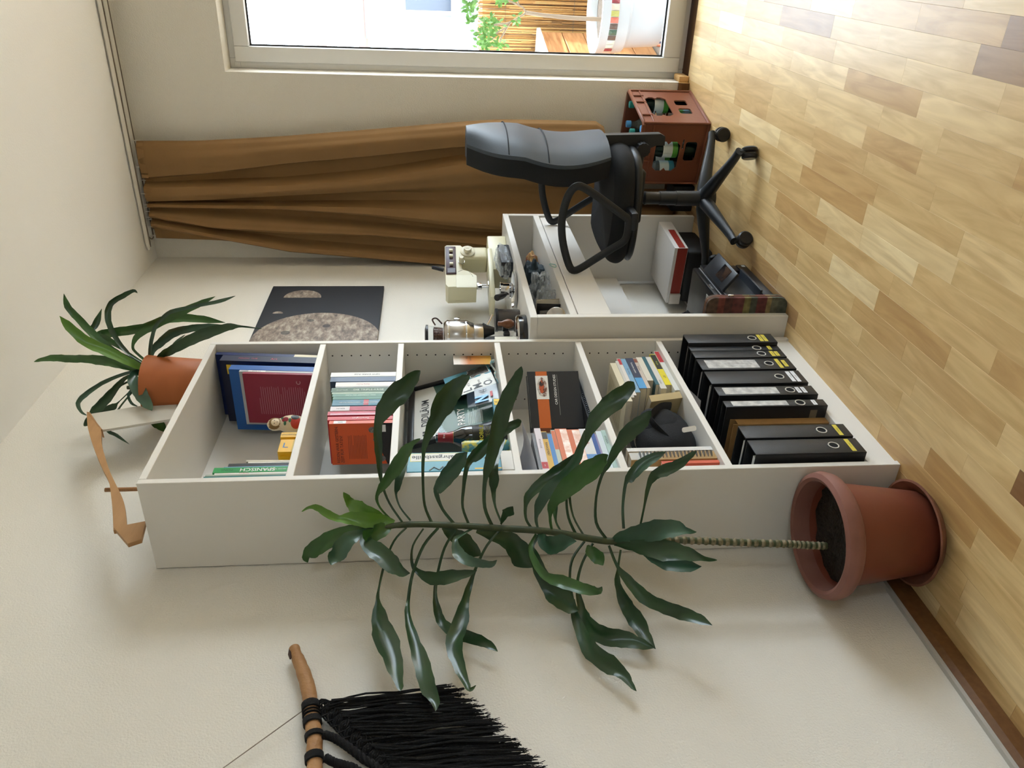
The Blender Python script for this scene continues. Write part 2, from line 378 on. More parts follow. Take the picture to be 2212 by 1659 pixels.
md = curt.modifiers.new('thickness', 'SOLIDIFY'); md.thickness = .002
top = rows[0]
G().grid([[V((p.x, p.y-.0015+.002*math.sin(i*1.9), p.z-.002-.03*k)) for i, p in enumerate(top)] for k in range(2)]).obj('heading_tape', cloth, curt)
for k in range(0, len(top), 9):
    p = top[k]; G().tube([(p.x, p.y, ROOM_H-.025), (p.x, p.y+.004, 2.668), (p.x, p.y, 2.65)], .002, 6).obj('curtain_hook', rw, curt)
# ================================================================ bookcase
BW, BD, BH = .797, .283, 2.02
foil = mat('white_foil', 'e6e3dd', .4, spec=.4)
edge_m = mat('white_edge', 'eceae6', .35)
case = thing('bookcase', 'tall white bookcase with six open compartments', 'bookcase')
SH = (1.648, 1.385, 1.055, .770, .480)
BZ = .085
for y0, y1 in ((0, .019), (BW-.019, BW)): G().bev((.003, y0, 0), (BD, y1, BH), .0012, 1, False).obj('side_panel', foil, case)
G().bev((.003, .019, BH-.019), (BD, BW-.019, BH), .0012, 1, False).obj('top_panel', foil, case)
G().bev((.003, .019, BZ-.019), (BD-.002, BW-.019, BZ), .0012, 1, False).obj('bottom_panel', foil, case)
G().box((BD-.022, .019, 0), (BD-.008, BW-.019, BZ-.019)).obj('plinth', foil, case)
G().box((.003, .019, BZ), (.006, BW-.019, BH-.019)).obj('back_panel', foil, case)
for z in SH: G().bev((.008, .019, z-.01), (BD-.003, BW-.019, z+.01), .0012, 1, False).obj('shelf', foil, case)
ph = G()
for x in (.05, .235):
    z = .18
    while z < 1.95:
        if min(abs(z-s) for s in SH) > .02:
            ph.cyl((x, BW-.0192, z), (x, BW-.0196, z), .0028, n=8); ph.cyl((x, .0192, z), (x, .0196, z), .0028, n=8)
        z += .032
o = ph.obj('pin_holes', mat('pin_hole', '1a1714', .8), case); o['kind'] = 'stuff'
ZF = [s+.0103 for s in SH]+[BZ+.0003]

paper = mat('paper_block', 'ddd5c4', .8, bump=(900, .25, (1, 60, 1)))
PX, PY, PZ = V((1,0,0)), V((0,1,0)), V((0,0,1))
def book_body(name, label, cov, d, t, h, hard=False, group='books in the bookcase'):
    """spine at x=0 facing +x, thickness along y, height along z"""
    w = .0022 if hard else .0008; e = .004 if hard else .001
    g = G().box((-d, 0, 0), (0, w, h)).box((-d, t-w, 0), (0, t, h)).box((-w, w, 0), (0, t-w, h))
    o = tag(g.obj(name, cov), label, 'book', group)
    G().box((-d+e, w, e), (-w, t-w, h-e)).obj('pages', paper, o); return o
def down(o, s, size, c, z, t, d=.0005, **k): return text(s, size, c, o, (d, t/2, z), -PZ, PY, **k)
def upw(o, s, size, c, z, t, d=.0005, **k): return text(s, size, c, o, (d, t/2, z), PZ, -PY, **k)
def band(o, c, z0, z1, t, d=.0003, name='spine_band'): return quad(name, c, o, (d, .0006, z0), (0, t-.0012, 0), (0, 0, z1-z0))
def cover(o, c, x0, x1, z0, z1, e=-.0004, name='cover_print'): return quad(name, c, o, (x0, e, z0), (x1-x0, 0, 0), (0, 0, z1-z0))
def blurb(o, c, x0, x1, z0, z1, n, e=-.0005, seed=1):
    r = random.Random(seed); g = G()
    for i in range(n):
        z = z1-(z1-z0)*i/n; xx = x1-(x1-x0)*(r.random()*.5 if r.random() < .2 else r.random()*.05)
        g.add([(x0, e, z-.0012), (xx, e, z-.0012), (xx, e, z), (x0, e, z)], [(0,1,2,3)])
    return g.obj('printed_lines', c, o)
def stand(label, col, comp, c, xt, ya, yb, xf=.262, d=.16, lean=0, rough=.4, hard=False, tmin=.005, m=None, dy=0):
    """an upright book: crop pixel of the top of its spine, right edge ya, left edge yb"""
    p, q = hit(*c(xt, ya), 'x', xf), hit(*c(xt, yb), 'x', xf)
    zf = ZF[comp]; h = p.z-zf; t = max(tmin, p.y-q.y); h /= math.cos(math.radians(lean))
    o = book_body('book', label, m or mat('cover_'+col, col, rough), d, t, h, hard)
    o.rotation_euler = (-math.radians(lean), 0, 0); o.location = (xf, q.y-h*math.sin(math.radians(lean))+dy, zf+(t*math.sin(math.radians(abs(lean))) if lean > 0 else 0))
    o['t'] = t; o['h'] = h; return o, t, h
W_ = plain('f0efec'); BK = plain('17171a'); YL = plain('e8c33a'); RD = plain('b5202b'); GYI = plain('8a8a88')
# ---- top compartment
o, t, h = stand('large dark blue picture book leaning on the right side of the bookcase', '17265a', 0, cA, 140, 196, 222, d=.235, lean=5.4, hard=True)
band(o, plain('d9cfb4'), .004, .08, t)
o, t, h = stand('navy picture book with red spine lettering between the blue books', '141a3c', 0, cA, 205, 228, 285, d=.235, lean=5.0, hard=True)
down(o, 'MAGIC THE', .012, plain('b03a4a'), h*.72, t); down(o, 'Art', .016, plain('c23a4e'), h*.45, t)
cover(o, YL, -.05, -.015, h-.09, h-.02); cover(o, YL, -.2, -.14, h*.55, h*.8); cover(o, plain('6e3b30'), -.19, -.13, h*.3, h*.5); cover(o, plain('9db0b4'), -.06, -.02, .02, .1); cover(o, plain('8fa79a'), -.2, -.16, .03, .1)
o, t, h = stand('mid blue hardback with an orange cover patch in the top compartment', '1d5aa8', 0, cA, 290, 332, 378, d=.23, lean=4.6, hard=True)
cover(o, plain('d88a2d'), -.2, -.12, .03, .11); cover(o, plain('6b6c70'), -.2, -.1, .01, .03)
o, t, h = stand('pale grey slipcase with a white spine label beside the crimson book', 'b9bcc0', 0, cA, 380, 386, 402, d=.2, lean=4.4, hard=True, tmin=.005)
band(o, W_, h*.65, h*.88, t); upw(o, 'Yo 3333', .008, plain('5a6a80'), h*.77, t)
o, t, h = stand('crimson hardback with small pale blurb on its cover', '8d1a36', 0, cA, 415, 406, 424, d=.185, lean=4.2, hard=True, tmin=.005)
blurb(o, plain('c98a98'), -.15, -.045, h*.12, h*.8, 22); text('C', .02, plain('d9b0b8'), o, (-.03, -.0006, .05), PX, PZ)
# yellow pocket dictionaries
for k, (lab, xt, ya, yb, xf, s1) in enumerate((('yellow pocket dictionary with Kroatisch on its spine', 822, 1045, 1095, .255, 'Kroatisch'), ('yellow pocket dictionary with a large blue L', 815, 1120, 1250, .262, 'L'), ('small yellow phrase book leaning on the pocket dictionaries', 812, 1262, 1300, .25, 'Universal'))):
    o, t, h = stand(lab, 'e6b21e', 0, cA, xt, ya, yb, xf=xf, d=.075)
    if s1 == 'L': text('L', .034, plain('2d6ca8'), o, (.0006, t/2, h*.62), -PZ, PY); quad('spine_band', plain('caa21a'), o, (.0004, .001, 0), (0, t-.002, 0), (0, 0, h*.2))
    else: upw(o, s1, .011, plain('4a3a10'), h*.55, t)
for k, (lab, col, xt, ya, yb, d, ln) in enumerate((('thin cream booklet leaning left behind the yellow dictionaries', 'd9d2bd', 455, 1338, 1352, .15, 1.5), ('thin white booklet leaning beside the black folder', 'e2dfd6', 470, 1355, 1368, .15, 1.5),
   ('thin black folder beside the green Spanish course book', '17191c', 265, 1375, 1408, .2, 0), ('pale blue brochure behind the green Spanish course book', '7fb4d6', 215, 1409, 1416, .2, 0))):
    stand(lab, col, 0, cA, xt, ya, yb, xf=.262, d=d, lean=ln, tmin=.003)
o, t, h = stand('green Spanish course book with white SPANISCH on the spine', '1d9147', 0, cA, 112, 1418, 1472, d=.2)
upw(o, 'SPANISCH', .02, W_, h*.42, t, bold=.01); upw(o, 'DER GROSSE SPRACHKURS', .006, W_, h*.16, t); upw(o, 'PONS', .012, plain('0d5b2b'), h*.82, t)
o, t, h = stand('white paperback with tiny red spine lettering in the top compartment', 'e9e7e2', 0, cA, 115, 1476, 1490, d=.2, tmin=.005); upw(o, 'TEXTBUCH', .005, RD, h*.6, t)
stand('grey green magazine next to the left side of the bookcase', '9aa697', 0, cA, 20, 1492, 1508, d=.21, tmin=.005)
stand('thin teal brochure against the left side of the bookcase', '1f6f6d', 0, cA, 0, 1512, 1524, d=.21, tmin=.003)
# matryoshka doll
p = hit(*cA(1040, 955), 'x', .235)
doll = thing('nesting_doll', 'painted wooden nesting doll with a rose beside the crimson book', 'doll', (.235, p.y, ZF[0]))
prof = [(.016, 0), (.021, .004), (.026, .02), (.0275, .035), (.025, .052), (.019, .064), (.0175, .07), (.019, .08), (.0185, .09), (.013, .1), (.004, .1055), (0.0001, .106)]
G().lathe(prof, 28).obj('body', mat('doll_cream', 'dccbae', .35), doll)
d_ = V((.8, -.6, 0)).normalized(); s_ = V((.6, .8, 0))
def ring_(cx, cz, rx, rz, lift, n):
    vs = []
    for k in range(n):
        a = 2*math.pi*k/n; u_, z_ = cx+rx*math.cos(a), cz+rz*math.sin(a)
        r = next(prof[i][0]+(prof[i+1][0]-prof[i][0])*(z_-prof[i][1])/(prof[i+1][1]-prof[i][1]) for i in range(len(prof)-1) if prof[i+1][1] >= z_) if z_ > 0 else prof[0][0]
        r += lift; a2 = u_/max(r, .006); vs.append(d_*(r*math.cos(a2))+s_*(r*math.sin(a2))+V((0,0,z_)))
    return vs
def blob(g, cx, cz, rx, rz, lift, n=14):
    rings = [ring_(cx, cz, rx*f, rz*f, lift+.0004*(1-f), n) for f in (1, .75, .5, .25, .02)]
    vs = [p for r in rings for p in r]; g.add(vs, [(i*n+k, i*n+(k+1) % n, (i+1)*n+(k+1) % n, (i+1)*n+k) for i in range(4) for k in range(n)], True); return g
blob(G(), 0, .083, .024, .019, .0006).obj('hair', mat('doll_hair', '8a6a3e', .5), doll)
blob(G(), 0, .0785, .0125, .0125, .0013).obj('face', mat('doll_face', 'ecd9ba', .4), doll)
g = G()
for sx in (-.0045, .0045): blob(g, sx, .081, .0016, .0014, .0028, 8)
blob(g, 0, .0735, .002, .0009, .0028, 8).obj('face_paint', mat('doll_paint', '3a2a26', .5), doll)
blob(G(), .006, .05, .009, .01, .0008).obj('rose', mat('doll_rose', '8e1f30', .4), doll)
g = G(); blob(g, -.006, .05, .007, .004, .0008); blob(g, .014, .06, .006, .004, .0008); blob(g, .002, .036, .007, .004, .0008).obj('leaf_paint', mat('doll_green', '2e6a4a', .4), doll)
blob(G(), -.003, .02, .022, .014, .0005).obj('apron', mat('doll_red', 'c43a2c', .4), doll)
blob(G(), .014, .022, .01, .012, .0012).obj('dark_dress', mat('doll_dark', '20242a', .4), doll)
# ---- second compartment
c2 = [('white paperback titled NEW DARK AGE', 'e4e2dd', 1345, 415, 458, .135), ('slate blue paperback beside NEW DARK AGE', '4a5c78', 1342, 462, 510, .145), ('white paperback with red spine title beside the green book', 'e6e2dc', 1395, 518, 562, .14),
 ('thin grey paperback between the white and the green book', '8c8e8c', 1392, 564, 575, .14), ('dark green paperback titled DIE TRIPLE-KRISE', '2f5426', 1350, 577, 622, .15), ('pale sage paperback next to DIE TRIPLE-KRISE', '9fb39c', 1352, 624, 640, .15),
 ('grey green paperback with pale lettering on its spine', '5c8a74', 1360, 642, 668, .15), ('narrow green paperback beside the teal book', '3f7a62', 1365, 670, 698, .15), ('teal paperback with a red square on its spine', '2f6f86', 1362, 702, 762, .15),
 ('white and red paperback with a dark label in the second compartment', 'd9cfd0', 1340, 772, 818, .15), ('pink red paperback with a pale spine in the second compartment', 'b8233a', 1310, 826, 866, .15), ('bright red paperback next to the orange cover', 'c9252b', 1310, 880, 916, .155)]
tx2 = [('NEW DARK AGE', .011, BK, 1, .45), None, ('Rising Power', .008, RD, 1, .55), None, ('DIE TRIPLE-KRISE', .0125, plain('dfe8cf'), 0, .42), None, ('WAS WÜRDEST DU TUN?', .008, plain('c9dccd'), 1, .55), None, ('CAROLINE CRIADO-PEREZ', .0065, W_, 1, .3), None, None, ('Gerechtigkeit', .009, W_, 1, .5)]
for (lab, col, xt, ya, yb, d), tx in zip(c2, tx2):
    o, t, h = stand(lab, col, 1, cA, xt, ya, yb, d=d, xf=.258)
    if tx:
        (upw if tx[3] else down)(o, tx[0], min(tx[1], t*.8), tx[2], h*tx[4], t)
    if col == '2f6f86': band(o, plain('b83a46'), h*.42, h*.5, t); upw(o, 'UNSICHTBARE FRAUEN', .006, W_, h*.72, t)
    if col == 'd9cfd0': band(o, plain('b8405a'), .01, h*.7, t); upw(o, 'BERLIN', .008, BK, h*.84, t)
    if col == 'b8233a': band(o, plain('d9a4b4'), .03, h*.96, t*.55)
    if col == '2f5426': down(o, 'Josef Senft', .008, plain('c9d8b8'), h*.83, t)
o, t, h = stand('orange paperback titled REDEN WAR GESTERN facing out', 'd8551f', 1, cA, 1325, 924, 955, d=.145, xf=.258)
band(o, W_, h*.74, h*.93, t); upw(o, 'PIPER', .006, BK, h*.83, t)
for k, s in enumerate(('REDEN WAR GESTERN.', 'ZEIT FÜR TATEN!')): text(s, .0125, plain('3a1a10'), o, (-.138, -.0007, h-.02-.012*k), PX, PZ, align='LEFT')
blurb(o, plain('7a3216'), -.125, -.04, h*.42, h*.72, 13, seed=3)
g = G().add([(-.145, -.0006, 0), (0, -.0006, 0), (0, -.0006, h*.26), (-.04, -.0006, h*.3), (-.1, -.0006, h*.2), (-.145, -.0006, h*.12)], [(0,1,2,3,4,5)]); g.obj('cover_print', plain('1e1c1d'), o)
for k in range(4):
    cx_, cz_ = -.125+.034*k, h*(.2+.03*(k % 2)+.035*k)
    G().lathe([(.0001, -.001), (.008, -.0008), (.0105, 0)], 16, (cx_, -.0008, cz_), (0,1,0)).obj('portrait', mat('portrait_grey', '8d8682', .6, nz=(300, '4b4744', .2)), o)
quad('barcode_patch', W_, o, (-.03, -.0009, h*.12), (.024, 0, 0), (0, 0, .016))
clear = gl.copy(); clear.name = 'clear_acrylic'
for n_ in clear.node_tree.nodes:
    if n_.type == 'MATH' and n_.operation == 'MULTIPLY_ADD': n_.inputs[1].default_value = .12; n_.inputs[2].default_value = .015
# ---- third compartment: framed certificate leaning against the back
bf = mat('black_frame', '101216', .35)
fx0, fx1 = .205, .118; fz0, fz1 = ZF[2]+.0012, 1.362
exf = V((0, 1, 0)); ezf = V((fx1-fx0, 0, fz1-fz0)); FHt = ezf.length; ezf.normalize(); nf = exf.cross(ezf)
fm = Matrix((exf, ezf, nf)).transposed().to_4x4(); fm.translation = V((fx0, .385, fz0)); FWd = .365
fr_ = thing('picture_frame', 'black framed DIDILÄUM certificate leaning in the third compartment', 'picture frame', mtx=fm)
b_ = .02
g = G().bev((0,0,-.016), (b_, FHt, 0), .002).bev((FWd-b_,0,-.016), (FWd, FHt, 0), .002).bev((b_,0,-.016), (FWd-b_, b_, 0), .002).bev((b_,FHt-b_,-.016), (FWd-b_, FHt, 0), .002)
g.obj('frame', bf, fr_)
X2 = V((1,0,0)); Y2 = V((0,1,0))
G().box((b_, b_, -.012), (FWd-b_, FHt-b_, -.008)).obj('certificate', plain('3d6256', .5), fr_)
G().add([(b_, FHt-b_, -.0074), (b_, FHt*.68, -.0074), (FWd*.5, FHt*.62, -.0074), (FWd-b_, FHt*.72, -.0074), (FWd-b_, FHt-b_, -.0074)], [(0,1,2,3,4)]).obj('white_heading', plain('d8d6d0'), fr_)
text('DIDILÄUM', .036, BK, fr_, (FWd*.5, FHt*.81, -.0068), X2, Y2, bold=.015)
g = G()
for a, b2 in ((.045, .055), (.06, .07)): g.box((a, FHt*.79, -.0072), (b2, FHt*.84, -.0068))
g.obj('emblem', BK, fr_)
text('PARTY', .034, plain('e6e8e2'), fr_, (.05, FHt*.42, -.0066), X2, Y2, align='LEFT', bold=.01)
for k in range(6): text('>', .03, plain('d2c14a'), fr_, (FWd*.62+.013*k, FHt*(.6-.012*k), -.0066), V((1,-.6,0)), V((.6,1,0)), name='laurel')
g = G()
for i in range(9): g.add([(.04, FHt*(.34-.018*i), -.0066), (.04+.09*(1-.1*(i % 3)), FHt*(.34-.018*i), -.0066), (.04+.09*(1-.1*(i % 3)), FHt*(.348-.018*i), -.0066), (.04, FHt*(.348-.018*i), -.0066)], [(0,1,2,3)])
g.obj('printed_lines', plain('bccabf'), fr_)
G().add([(.18, FHt*.6, -.0067), (.26, FHt*.6, -.0067), (.26, FHt*.605, -.0067), (.18, FHt*.605, -.0067)], [(0,1,2,3)]).add([(.26, FHt*.5, -.0067), (.264, FHt*.5, -.0067), (.264, FHt*.605, -.0067), (.26, FHt*.605, -.0067)], [(0,1,2,3)]).obj('timeline', plain('dfe3df'), fr_)
G().lathe([(.0001,0),(.012,0),(.012,.002),(.0001,.002)], 20, (FWd*.36, FHt*.64, -.0066)).obj('yellow_badge', mat('smiley', 'dcc33c', .5), fr_)
G().box((b_, b_, -.0079), (FWd-b_, FHt-b_, -.0071)).obj('cover_glass', clear, fr_)
# postcard with the dog cut-out
cm = fm.copy(); cm.translation = V((.232, .575, fz0+.004)); pcd = thing('postcard', 'teal postcard reading Let\'s Move On with a grey dog', 'postcard', mtx=cm @ Matrix.Rotation(math.radians(8), 4, 'Z'))
G().box((0, 0, -.0008), (.15, .16, 0)).obj('card', plain('5d9db2'), pcd)
G().add([(.0, .0, .0003), (.085, .0, .0003), (.085, .02, .0003), (.1, .03, .0003), (.085, .04, .0003), (.085, .12, .0003), (0, .12, .0003)], [(0,1,2,3,4,5,6)]).obj('white_panel', plain('e6e5e0'), pcd)
for k, (a, b2) in enumerate((('L', "et's"), ('M', 'ove'), ('O', 'n!'))):
    text(a, .042, BK, pcd, (.008, .095-.036*k, .0007), X2, Y2, align='LEFT', bold=.02); text(b2, .016, BK, pcd, (.04, .088-.036*k, .0007), X2, Y2, align='LEFT')
dog = [(.092,.004),(.14,.006),(.146,.03),(.138,.05),(.146,.062),(.142,.075),(.13,.072),(.12,.082),(.108,.078),(.1,.068),(.09,.07),(.086,.06),(.096,.05),(.094,.03)]
G().prism([(x*1.0, y*1.05) for x, y in dog], (0,0,.0006), X2, Y2, .0006).obj('dog_outline', W_, pcd)
G().prism([(.116+(x-.116)*.9, .042+(y*1.05-.042)*.92) for x, y in dog], (0,0,.0013), X2, Y2, .0006).obj('dog', mat('dog_grey', '6d6b69', .6, nz=(120, '3c3b3b', .2)), pcd)
# clear name badge with a folded N and a 4
bm_ = fm.copy(); bm_.translation = V((.24, .455, fz0+.002)); nb = thing('name_badge', 'clear plastic badge with a metallic N and the figure 4', 'badge', mtx=bm_)
G().box((0, 0, 0), (.11, .105, .003)).obj('clear_sleeve', clear, nb)
G().box((.004, .004, -.0012), (.106, .08, -.0004)).obj('insert', plain('c9ced6'), nb)
text('4', .04, plain('3a3f4a'), nb, (.08, .05, .0034), X2, Y2)
G().prism([(.0,.0),(.012,.0),(.012,.035),(.036,0),(.048,0),(.048,.055),(.036,.055),(.036,.022),(.012,.055),(0,.055)], (.008, .035, .0033), X2*.8, Y2*.8, .003).obj('letter', mat('badge_blue', '4a6a84', .25, .6), nb)
G().prism([(0,0),(.03,0),(.03,.008),(0,.008)], (.03, .02, .0033), X2, Y2, .002).obj('red_stroke', RD, nb)
# clear award block on the right
p0, p1 = hit(*cB(668, 195), 'x', .235), hit(*cB(668, 340), 'x', .235)
aw = thing('award_block', 'clear acrylic award block with an amber gradient', 'award', (.222, p1.y-.012, ZF[2]), (0, 0, math.radians(8)))
aw_w, aw_h = p0.y-p1.y-.012, p0.z-ZF[2]
G().bev((0, 0, 0), (.02, aw_w, aw_h), .002).obj('acrylic', clear, aw)
am = bpy.data.materials.new('amber_gradient'); am.use_nodes = True; N = am.node_tree.nodes; L = am.node_tree.links
tc = N.new('ShaderNodeTexCoord'); sp = N.new('ShaderNodeSeparateXYZ'); rp = N.new('ShaderNodeValToRGB'); L.new(tc.outputs['Generated'], sp.inputs[0]); L.new(sp.outputs[2], rp.inputs[0]); L.new(rp.outputs[0], N['Principled BSDF'].inputs['Base Color'])
e = rp.color_ramp.elements; e[0].color = (*lin('c9982c'), 1); e[1].color = (*lin('e4ddd6'), 1); e[1].position = .85; k = e.new(.6); k.color = (*lin('c8793a'), 1)
G().box((.0205, .002, .012), (.0212, aw_w-.002, aw_h-.002)).obj('amber_print', am, aw)
for k, s in enumerate(('FOKUS', 'FAHRGAST')): text(s, .0095, plain('4a3420'), aw, (.0218, aw_w-.006, aw_h*.66-.012*k), PY, PZ, align='RIGHT')
# bottle
p = hit(*cB(900, 1092), 'x', .235)
bt = thing('bottle', 'dark glass bottle with red neck foil in the third compartment', 'bottle', (.235, p.y, ZF[2]))
zt = hit(*cB(488, 1110), 'x', .235).z-ZF[2]
k_ = zt/.245
G().lathe([(.001,0),(.03,.0),(.0335,.006),(.0335,.13*k_),(.03,.155*k_),(.017,.185*k_),(.0135,.2*k_),(.0135,.243*k_),(.001,.245*k_)], 32).obj('glass', mat('dark_glass', '0b1110', .06, spec=.8, coat=.5), bt)
G().lathe([(.0175,.184*k_),(.0145,.2*k_),(.0143,.236*k_)], 28, cap=False).obj('neck_foil', mat('red_foil', '9e1f24', .35), bt)
G().lathe([(.0183,.179*k_),(.0178,.184*k_)], 28, cap=False).obj('gold_band', mat('gold', 'b99a52', .3, .8), bt)
G().lathe([(.0338,.02),(.0338,.12*k_)], 32, cap=False).obj('label_paper', mat('label_black', '161713', .5), bt)
for k, (s, c) in enumerate((('MOBILE', 'c9c43a'), ('WEGE', '6a6a3a'))): text(s, .016, plain(c), bt, V((.0342*.75, -.0342*.66, .075-.018*k)), V((.66, .75, 0)), PZ, bold=.01)
text('frei', .009, W_, bt, V((.0147*.75, -.0147*.66, .215*k_)), V((.66,.75,0)), PZ)
# small can, white card, blue box, white boxes
p = hit(*cB(880, 1205), 'x', .24)
can = thing('drink_can', 'small can with a yellow and teal pattern beside the bottle', 'can', (.25, p.y-.012, ZF[2]))
zc = hit(*cB(770, 1205), 'x', .24).z-ZF[2]
G().lathe([(.016,0),(.019,.004),(.019,zc-.008),(.0155,zc-.001),(.015,zc)], 24).obj('can_body', mat('can_print', 'cfc65a', .3, nz=(70, '5f9aa0', .05)), can)
G().lathe([(.0152,zc),(.0156,zc+.0015)], 24).obj('rim', mat('alu', 'b8b8ba', .3, 1), can)
o = tag(G().box((.06, p.y-.04, ZF[2]), (.1, p.y+.03, 1.19)).obj('gift_box', plain('dad8d4')), 'white gift box with a red print behind the bottle', 'box'); text('c', .03, RD, o, (.1006, p.y-.01, 1.16), PY, PZ)
p0, p1 = hit(*cB(195, 1262), 'x', .268), hit(*cB(195, 1462), 'x', .268)
y0, y1 = max(p1.y, .0215), p0.y; zt = p0.z
bx_ = tag(G().bev((.09, y0, ZF[2]), (.268, y1, zt), .0012, 1, False).obj('game_box', plain('4f9bb0', .4)), 'teal cardboard box marked #Fahrgastbrille', 'box')
ym = (y0+y1)/2; hh = zt-ZF[2]
quad('white_panel', plain('e8e6dc'), bx_, (.2684, ym+.004, zt-.01), (0, -.0, -hh*.5), (0, (y1-y0)*.38, 0))
quad('yellow_margin', plain('d8cc5c'), bx_, (.2682, ym+.002, zt-.008), (0, 0, -hh*.52), (0, (y1-y0)*.43, 0))  # yellow print showing around the white panel
text('#Fahrgastbrille', .023, BK, bx_, (.2688, ym+.004+(y1-y0)*.19, zt-.01-hh*.25), PZ, -PY, bold=.012)
text('AUS', .034, plain('16323a'), bx_, (.2688, ym+.006, ZF[2]+hh*.16), PZ, -PY, bold=.02); text('VR', .034, plain('16323a'), bx_, (.2688, ym+.034, ZF[2]+hh*.12), PZ, -PY, bold=.02)
quad('yellow_stripe', YL, bx_, (.2684, y0+.006, ZF[2]+.004), (0, .005, 0), (0, 0, hh*.35))
g = G()
for zz in (zt-.1, zt-.06): g.tube([(.2686, y0+.004, zz), (.2686, y0+.018, zz-.012), (.2686, y0+.006, zz-.026), (.2686, y0+.02, zz-.036)], .0022, 6)
g.obj('glasses_print', plain('8a9aa0'), bx_)
for k, (lab, zz, hh2, yy, x1) in enumerate((('white carton of card standing before the teal box', ZF[2], .032, .062, .279),)):
    o = tag(G().bev((.2695, yy-.035, zz), (x1, yy+.055, zz+hh2), .001, 1, False).obj('card_box', plain('dcdad6')), lab, 'box')
lan = tag(G().tube(smooth_path([(.25, .70, ZF[2]+.004), (.262, .66, ZF[2]+.02), (.25, .62, ZF[2]+.005), (.262, .58, ZF[2]+.012), (.255, .54, ZF[2]+.004)], 6), .004, 6, flat=(1.6, .5)).obj('lanyard', mat('lanyard_teal', '7fb6c2', .6, nz=(60, 'e4e2d8', .05))), 'pale teal woven lanyard lying before the picture frame', 'lanyard')
q0, q1 = hit(*cB(1150, 920), 'x', .25), hit(*cB(1150, 700), 'x', .25)
o = tag(G().bev((.235, q0.y, ZF[2]), (.255, q1.y, ZF[2]+.03), .001, 1, False).obj('card_box', plain('3d8098')), 'small blue and yellow carton before the picture frame', 'box')
quad('yellow_panel', YL, o, (.2555, q1.y-.04, ZF[2]+.006), (0, .036, 0), (0, 0, .02)); text('PA', .014, BK, o, (.2558, q1.y-.022, ZF[2]+.016), PZ, -PY)
# ---- fourth compartment
def lying(label, col, y_r, y_l, z0, z1, xf, d, m=None, hard=False, group='books in the bookcase'):
    """a book lying flat, spine to the front; local height runs from y_r towards -y"""
    o = book_body('book', label, m or mat('cover_'+col, col, .4), d, z1-z0, y_r-y_l, hard, group)
    o.rotation_euler = (math.pi/2, 0, 0); o.location = (xf, y_r, z0); return o
nb_ = lying('black spiral notebook lying flat under the car design book', '121418', .66, .36, ZF[3], ZF[3]+.014, .2, .15)
g = G()
for k in range(26): g.lathe([(.004, 0), (.004, .0015)], 8, (.006, .007, .012+k*.0108), (0,0,1))
g.obj('spiral', mat('wire', '6a6d70', .3, 1), nb_)
ang = math.atan2(.615-.44, .25-.14)
cb = thing('book', 'black landscape book titled CAR DESIGN STUDIES with an orange band', 'book', mtx=basis((.142, .438, ZF[3]+.0145), (math.cos(ang), math.sin(ang), 0)))
cw, chh, ct = .208, .172, .034
G().box((0, 0, 0), (cw, .003, chh)).box((0, ct-.003, 0), (cw, ct, chh)).box((0, .003, 0), (.003, ct-.003, chh)).obj('cover', mat('cover_black', '15161a', .45), cb)
G().box((.003, .003, .003), (cw-.004, ct-.003, chh-.003)).obj('pages', paper, cb)
ORG = plain('c9641f')
quad('orange_band', ORG, cb, (0, -.0004, chh*.62), (cw, 0, 0), (0, 0, chh*.22)); quad('orange_band', ORG, cb, (-.0004, .0, chh*.62), (0, ct, 0), (0, 0, chh*.22))
quad('white_panel', W_, cb, (cw*.5, -.0007, chh*.61), (cw*.42, 0, 0), (0, 0, chh*.24))
hx, hz = cw*.71, chh*.73
hel = [(-.034,-.004),(-.03,-.012),(-.012,-.017),(.012,-.016),(.03,-.01),(.038,.0),(.03,.01),(.012,.016),(-.01,.016),(-.028,.01)]
G().prism(hel, (hx, -.0008, hz), PX, PZ, .0006).obj('car_sketch', mat('sketch', '6b3a2a', .5, nz=(70, 'd8d0c8', .08)), cb)
G().prism([(x*.7, y*.5+.002) for x, y in hel], (hx, -.0015, hz), PX, PZ, .0005).obj('car_sketch_red', mat('sketch_red', 'c2562a', .5, nz=(90, '2a2220', .05)), cb)
text('CAR DESIGN STUDIES', .0115, W_, cb, (cw*.94, -.0006, chh*.48), PX, PZ, align='RIGHT', bold=.01)
quad('thin_line', GYI, cb, (cw*.22, -.0006, chh*.425), (cw*.72, 0, 0), (0, 0, .0012))
text('CAR DESIGN STUDIES', .008, plain('b8b8b4'), cb, (-.0006, ct/2, chh*.33), -PZ, V((0,-1,0)))
o = tag(G().box((0,0,0), (.004, .2, .24)).obj('folder', mat('folder_black', '1a1b1e', .5)), 'thin black folder leaning behind the pile of flat books', 'folder'); o.location = (.06, .2, ZF[3]); o.rotation_euler = (0, math.radians(-6), 0)
st4 = [('pale green magazine at the bottom of the left pile', 'a9c2bb', .012, .265, .2), ('white blue brochure near the bottom of the left pile', 'ccd8df', .016, .262, .195), ('thin violet notebook in the left pile', '8d86ad', .005, .262, .19), ('dark blue hardback low in the left pile', '1f4f9a', .014, .262, .19),
 ('white handbook with red Technik lettering in the left pile', 'dadcdf', .03, .268, .2), ('thick orange backed book with a foil spine in the left pile', 'c9683f', .036, .27, .205), ('second orange backed volume with a foil spine above it', 'd0714a', .034, .27, .205),
 ('pale green and orange paperback in the left pile', 'b9c4b6', .012, .266, .2), ('sky blue paperback in the left pile', '3f80c0', .013, .266, .19), ('mustard yellow paperback with black print in the left pile', 'd1a53c', .016, .268, .195), ('white paperback with a red end on top of the left pile', 'd5ccd2', .018, .27, .205),
 ('grey folder lying on the left pile', '6f7276', .008, .262, .2)]
z = ZF[3]
